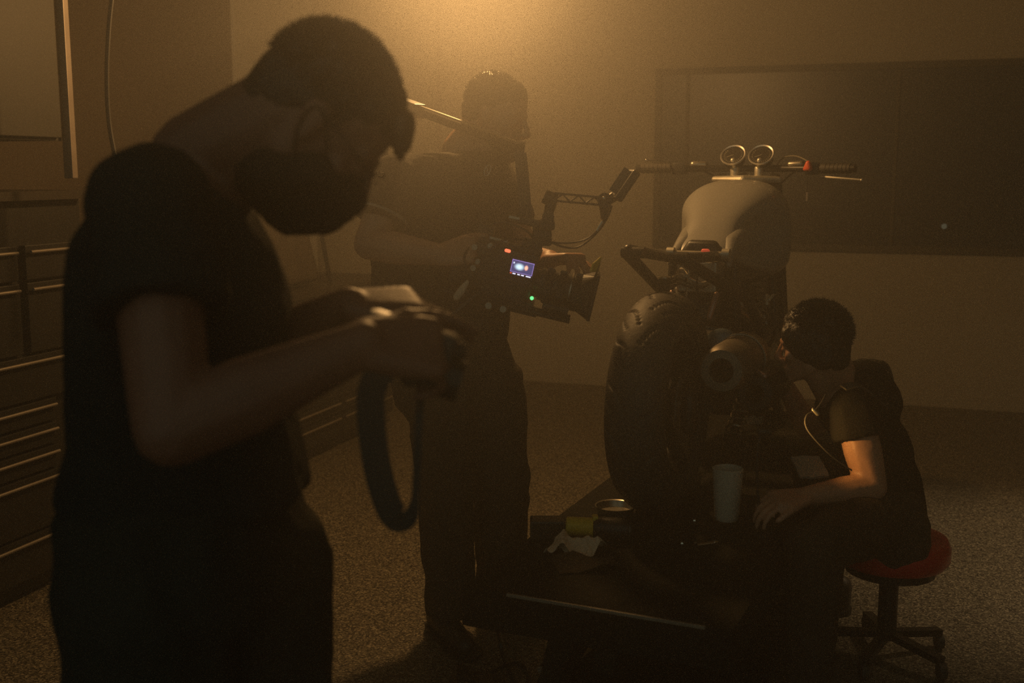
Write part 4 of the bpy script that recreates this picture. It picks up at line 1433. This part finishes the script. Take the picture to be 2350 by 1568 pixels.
bo('clutch_lever', tube(NB(), catmull([B(1.08, -.24, HB + .012), B(1.06, -.30, HB + .022), B(1.03, -.365, HB + .030)], 5), lambda t: .005 - .001 * t, 8), M['chrome'])
bo('lever_ball', hull(NB(), [(B(1.03, -.368, HB + .031), .007)]), M['chrome'])
bo('brake_lever', tube(NB(), catmull([B(1.05, .28, HB - .030), B(1.03, .34, HB - .034), B(1.01, .42, HB - .040)], 5), lambda t: .0065 - .002 * t, 8), M['alu'])
bo('lever_ball', hull(NB(), [(B(1.01, .425, HB - .041), .007)]), M['alu'])
bo('kill_switch', hull(NB(), [(B(1.030, .235, HB + .018), .010), (B(1.030, .24, HB + .0), .011), (B(1.032, .225, HB - .002), .008)]), M['orange'], label='orange-red kill switch')
bo('throttle_cable_loop', tube(NB(), catmull([B(1.06, .24, HB + .02), B(1.10, .18, HB + .045), B(1.14, .12, HB + .035), B(1.18, .08, HB - .02)], 6), .003, 6), M['steel'])
# two round gauges
for l_ in (-.045, .045):
    ax_ = V((-.06, -1, .85)).normalized()
    T = frame_z(B(1.10, l_ * 1.16, HB + .048), ax_)
    gz = bo('gauge', lathe(NB(), [(0, -.045), (.030, -.042), (.040, -.03), (.042, .0), (.042, .002), (0, .002)], T, 40), M['blackm'], label='round dial gauge')
    bo('bezel', lathe(NB(), [(.041, -.001), (.0475, 0), (.0482, .004), (.0460, .007), (.0415, .004), (.041, -.001)], T, 48), M['bezel'], gz)
    tk = NB()
    for k_ in range(21):
        a = R(-220 + 13 * k_)
        box(tk, (.0055, .0011, .0006), mtx=T @ Matrix.Rotation(a, 4, 'Z') @ Matrix.Translation((.033, 0, .0027)))
    bo('tick_marks', tk, M['alu'], gz, smooth=False)
    tk = NB()
    box(tk, (.026, .0014, .0008), mtx=T @ Matrix.Rotation(R(205), 4, 'Z') @ Matrix.Translation((.011, 0, .0035)))
    bo('needle', tk, M['alu'], gz, smooth=False)
    bo('gauge_bracket', limb(NB(), B(1.085, l_, HB + .01), .008, B(1.085, l_ * 1.1, HB + .03), .010), M['alu'])
# hanging key tag on its cord
bo('key_cord', tube(NB(), [B(1.02, .235, HB - .03), B(1.02, .236, HB - .085)], .0012, 6), M['black'])
bo('key_tag', box(NB(), (.006, .003, .032), mtx=Matrix.Translation(B(1.02, .236, HB - .10))), M['trim'], smooth=False, label='small pale hanging tag')

# ================================================================== things on the lift
# mug
mp = LP(.50, .42)
mp = P(1668, 1168, 3.15)
mp.z = LZ
Tm = Matrix.Identity(4)
mg = thing('mug', 'tall plain white mug standing on the black lift table', 'mug', mp)
obj('cup', lathe(NB(), [(0, .004), (.024, .004), (.026, 0), (.031, 0), (.035, .01), (.0425, .12), (.0445, .152), (.042, .154), (.0405, .149), (.033, .02), (0, .012)], Tm, 48), M['mug'], mg, world=False, smooth=True)
obj('handle', tube(NB(), catmull([(-.01, .039, .120), (-.014, .062, .115), (-.016, .070, .08), (-.014, .060, .045), (-.01, .033, .035)], 6), .006, 10), M['mug'], mg, world=False, smooth=True)
# yellow and black power tool lying on its side
pt = thing('power_tool', 'yellow and black hand tool lying on the lift table left of the rear tyre', 'power tool', V((P(1380, 1220, 3.0).x, 3.0, LZ)))
z0 = LZ + .034
ya = P(1255, 1212, 2.98)
t0 = V((P(1300, 1200, 2.98).x, 2.98, z0))
t1 = V((P(1362, 1200, 2.98).x, 2.97, z0))
t2 = V((P(1450, 1200, 2.98).x, 2.95, z0))
obj('yellow_housing', lathe(NB(), [(0, 0), (.024, 0), (.027, .004), (.027, (t1 - t0).length - .004), (.030, (t1 - t0).length), (0, (t1 - t0).length)], frame_z(t0, t1 - t0), 24), M['yellow'], pt, smooth=True)
obj('trigger_guard', box(NB(), (.016, .03, .07), loc=t1 + V((.004, 0, 0))), M['yellow'], pt, bevel=.004)
obj('motor_housing', lathe(NB(), [(0, 0), (.027, 0), (.031, .01), (.031, (t2 - t1).length - .015), (.022, (t2 - t1).length), (0, (t2 - t1).length)], frame_z(t1, t2 - t1), 24), M['black'], pt, smooth=True)
obj('chuck_ring', lathe(NB(), [(.020, 0), (.026, 0), (.026, .006), (.020, .006)], frame_z(t2 - (t2 - t1).normalized() * .012, t2 - t1), 24), M['steel'], pt, smooth=True)
obj('battery_pack', box(NB(), (.095, .06, .055), loc=t0 + V((-.052, 0, -.004))), M['black'], pt, bevel=.006)
# dish
dp = V((P(1412, 1165, 3.2).x, 3.2, LZ))
o = obj('tin_dish', lathe(NB(), [(0, .003), (.045, .003), (.05, .0), (.056, .02), (.060, .028), (.056, .026), (.050, .008), (0, .006)], Matrix.Translation(dp), 36), M['steel'], None, smooth=True)
center_origin(o)
tag(o, 'shallow round metal dish behind the yellow hand tool', 'dish')


# crumpled papers
def crumple(name, px, py, Y, sx, sy, h, rz, m, label, seed, cat='paper'):
    bm_ = NB()
    bmesh.ops.create_grid(bm_, x_segments=9, y_segments=9, size=.5)
    rnd = random.Random(seed)
    c_ = P(px, py, Y)
    base_ = V((c_.x, Y, LZ))
    for v_ in bm_.verts:
        x_, y_ = v_.co.x, v_.co.y
        ridge = max(0, 1 - abs(x_ * 1.1 + y_ * .5) * 2.4)
        z_ = h * ridge + abs(noise.noise(V((x_ * 4 + seed, y_ * 4, 0)))) * h * .5
        v_.co = V((x_ * sx, y_ * sy, z_ + .002))
    ex = bmesh.ops.extrude_face_region(bm_, geom=bm_.faces[:])
    bmesh.ops.translate(bm_, verts=[g for g in ex['geom'] if isinstance(g, bmesh.types.BMVert)], vec=(0, 0, .0015))
    bmesh.ops.recalc_face_normals(bm_, faces=bm_.faces)
    bmesh.ops.transform(bm_, matrix=Matrix.Translation(base_) @ Matrix.Rotation(rz, 4, 'Z'), verts=bm_.verts[:])
    o_ = obj(name, bm_, m, None)
    center_origin(o_)
    tag(o_, label, cat)
    return o_


crumple('crumpled_paper', 1292, 1250, 2.88, .075, .09, .040, R(-25), M['paper'], 'pale creased paper standing in a peak on the lift table, the left one', 2)
crumple('crumpled_paper', 1338, 1252, 2.87, .095, .09, .036, R(50), M['paper'], 'brownish creased paper spread flat to the right of the pale peak', 9)
crumple('shop_rag', 1345, 1288, 2.76, .16, .10, .020, R(10), M['trouser_b'], 'dark rag crumpled on the lift table in front of the papers', 14, 'rag')
# chrome pen tool
pe = thing('pen_torch', 'slim chrome pen torch lying on the lift table right of the tool', 'torch', V((P(1610, 1222, 2.9).x, 2.9, LZ)))
q0 = V((P(1600, 1224, 2.9).x, 2.90, LZ + .008))
q1 = V((P(1642, 1220, 2.9).x, 2.92, LZ + .008))
obj('barrel', cyl(NB(), q0, q1, .0055, seg=16), M['chrome'], pe, smooth=True)
obj('tip', cyl(NB(), q1, q1.lerp(q1 + (q1 - q0), .25), .0065, .004, seg=16), M['chrome'], pe, smooth=True)
for i, (px_, py_) in enumerate(((1565, 1226), (1597, 1227), (1627, 1212), (1594, 1152))):
    yy = 2.92 if py_ > 1200 else 3.12
    c_ = V((P(px_, py_, yy).x, yy, LZ))
    bm = NB()
    lathe(bm, [(0, .010), (.005, .010), (.0062, .006), (.0062, 0), (0, 0)], Matrix.Translation(c_), 6)
    o = obj('hex_nut', bm, M['chrome'], None)
    center_origin(o)
    tag(o, ('tiny chrome nut farthest left in the row beside the slim torch', 'tiny chrome nut touching the left end of the slim torch', 'tiny chrome nut just behind the slim torch', 'tiny chrome nut lying alone, well behind the slim torch')[i], 'nut', 'loose nuts on the lift table')

wl = thing('added_arm_light', 'small black gooseneck light, added on the lift to light the seated person', 'lamp', (.69, 3.0, LZ))  # lamp added as a source for the warm light on the arm
obj('base', cyl(NB(), (.69, 3.0, LZ), (.69, 3.0, LZ + .012), .026, seg=24), M['black'], wl, smooth=True)
obj('gooseneck', tube(NB(), catmull([(.69, 3.0, LZ + .01), (.675, 3.0, LZ + .12), (.67, 3.0, LZ + .24), (.68, 3.0, LZ + .293)], 6), .004, 8), M['black'], wl, smooth=True)
obj('light_body', limb(NB(), V((.678, 3.0, .745)), .013, V((.700, 3.0, .745)), .013), M['black'], wl, smooth=True)

# cable and pedal under the lift
fp = thing('foot_pedal', 'black foot pedal on the floor at the bottom edge under the lift', 'pedal', (P(1075, 1575, 2.3).x, P(1075, 1575, 2.3).y, 0))
# floor position
def FL(px, py):
    a = (px - 1175) / F
    b_ = (784 - py) / F
    d = V((a, math.cos(PITCH) + b_ * math.sin(PITCH), -math.sin(PITCH) + b_ * math.cos(PITCH)))
    return EYE + d * (-EYE.z / d.z)


f0 = FL(1085, 1592)
fp.location = f0
WM[fp.name] = Matrix.Translation(f0)
bm = NB()
hull(bm, [(f0 + V((-.05, -.06, .012)), .010), (f0 + V((.08, -.06, .012)), .010), (f0 + V((.08, .05, .012)), .010), (f0 + V((-.06, .05, .012)), .010), (f0 + V((-.045, .035, .055)), .010), (f0 + V((-.03, -.04, .05)), .010)])
obj('pedal_housing', bm, M['black'], fp, smooth=True)
obj('pedal_plate', bar(NB(), f0 + V((-.045, 0, .07)), f0 + V((.07, 0, .032)), .08, .008), M['blackm'], fp, bevel=.002)
top = LP(.10, .10, -.05)
bm = NB()
tube(bm, catmull([top, P(1145, 1440, 2.72), P(1150, 1490, 2.62), FL(1158, 1532) + V((0, 0, .02)), FL(1175, 1562) + V((0, 0, .01)), FL(1200, 1600) + V((0, 0, .01))], 8), .0055, 8)
o = obj('hanging_cable', bm, M['black'], None, smooth=True)
center_origin(o)
tag(o, 'black cord hanging straight from under the lift table to the floor', 'cord')
bm = NB()
tube(bm, catmull([FL(px_, py_) + V((0, 0, .007)) for px_, py_ in ((1105, 1562), (1130, 1545), (1158, 1532), (1185, 1526), (1205, 1540), (1213, 1565), (1205, 1610))], 8), .0055, 8)
o = obj('floor_cord', bm, M['black'], None, smooth=True)
center_origin(o)
tag(o, 'black cord curling in a loop on the floor beside the foot pedal', 'cord')


# chest mark on the operator's shirt (fitted to the cloth)
dg = bpy.context.evaluated_depsgraph_get()
dg.update()


def snap(px, py, off=.002):
    a = (px - 1175) / F
    b_ = (784 - py) / F
    d = V((a, math.cos(PITCH) + b_ * math.sin(PITCH), -math.sin(PITCH) + b_ * math.cos(PITCH))).normalized()
    Mi = shB.matrix_world.inverted()
    hit, loc, nrm, idx = shB.ray_cast(Mi @ EYE, Mi.to_3x3() @ d)
    if hit:
        return (shB.matrix_world @ loc) + (shB.matrix_world.to_3x3() @ nrm) * off
    return P(px, py, 3.25)


bm = NB()
ring = [snap(1118 + 7 * math.cos(a) + 3 * math.sin(a), 391 - 12 * math.sin(a)) for a in [2 * math.pi * k_ / 18 for k_ in range(19)]]
tube(bm, ring, .0016, 6)
tube(bm, [snap(1113, 384), snap(1118, 388), snap(1117, 394), snap(1123, 399)], .0016, 6)
obj('chest_mark', bm, M['white'], Bm, label='small pale rounded mark on the chest')

# ================================================================== haze filling the room
bm = rbox(NB(), -1.5, UB - .01, VL + .01, VR - .01, 0.005, HC - .01)
hm = bpy.data.materials.new('thin_smoke')
hm.use_nodes = True
nt = hm.node_tree
nt.nodes.clear()
out = nt.nodes.new('ShaderNodeOutputMaterial')
vs_ = nt.nodes.new('ShaderNodeVolumeScatter')
vs_.inputs['Color'].default_value = (0.96, 0.95, 0.93, 1)
vs_.inputs['Density'].default_value = 0.082
vs_.inputs['Anisotropy'].default_value = 0.80
nt.links.new(vs_.outputs[0], out.inputs['Volume'])
hz = obj('haze', bm, hm, None)
center_origin(hz)
tag(hz, 'thin warm smoke haze filling the whole room', 'haze', kind='stuff')
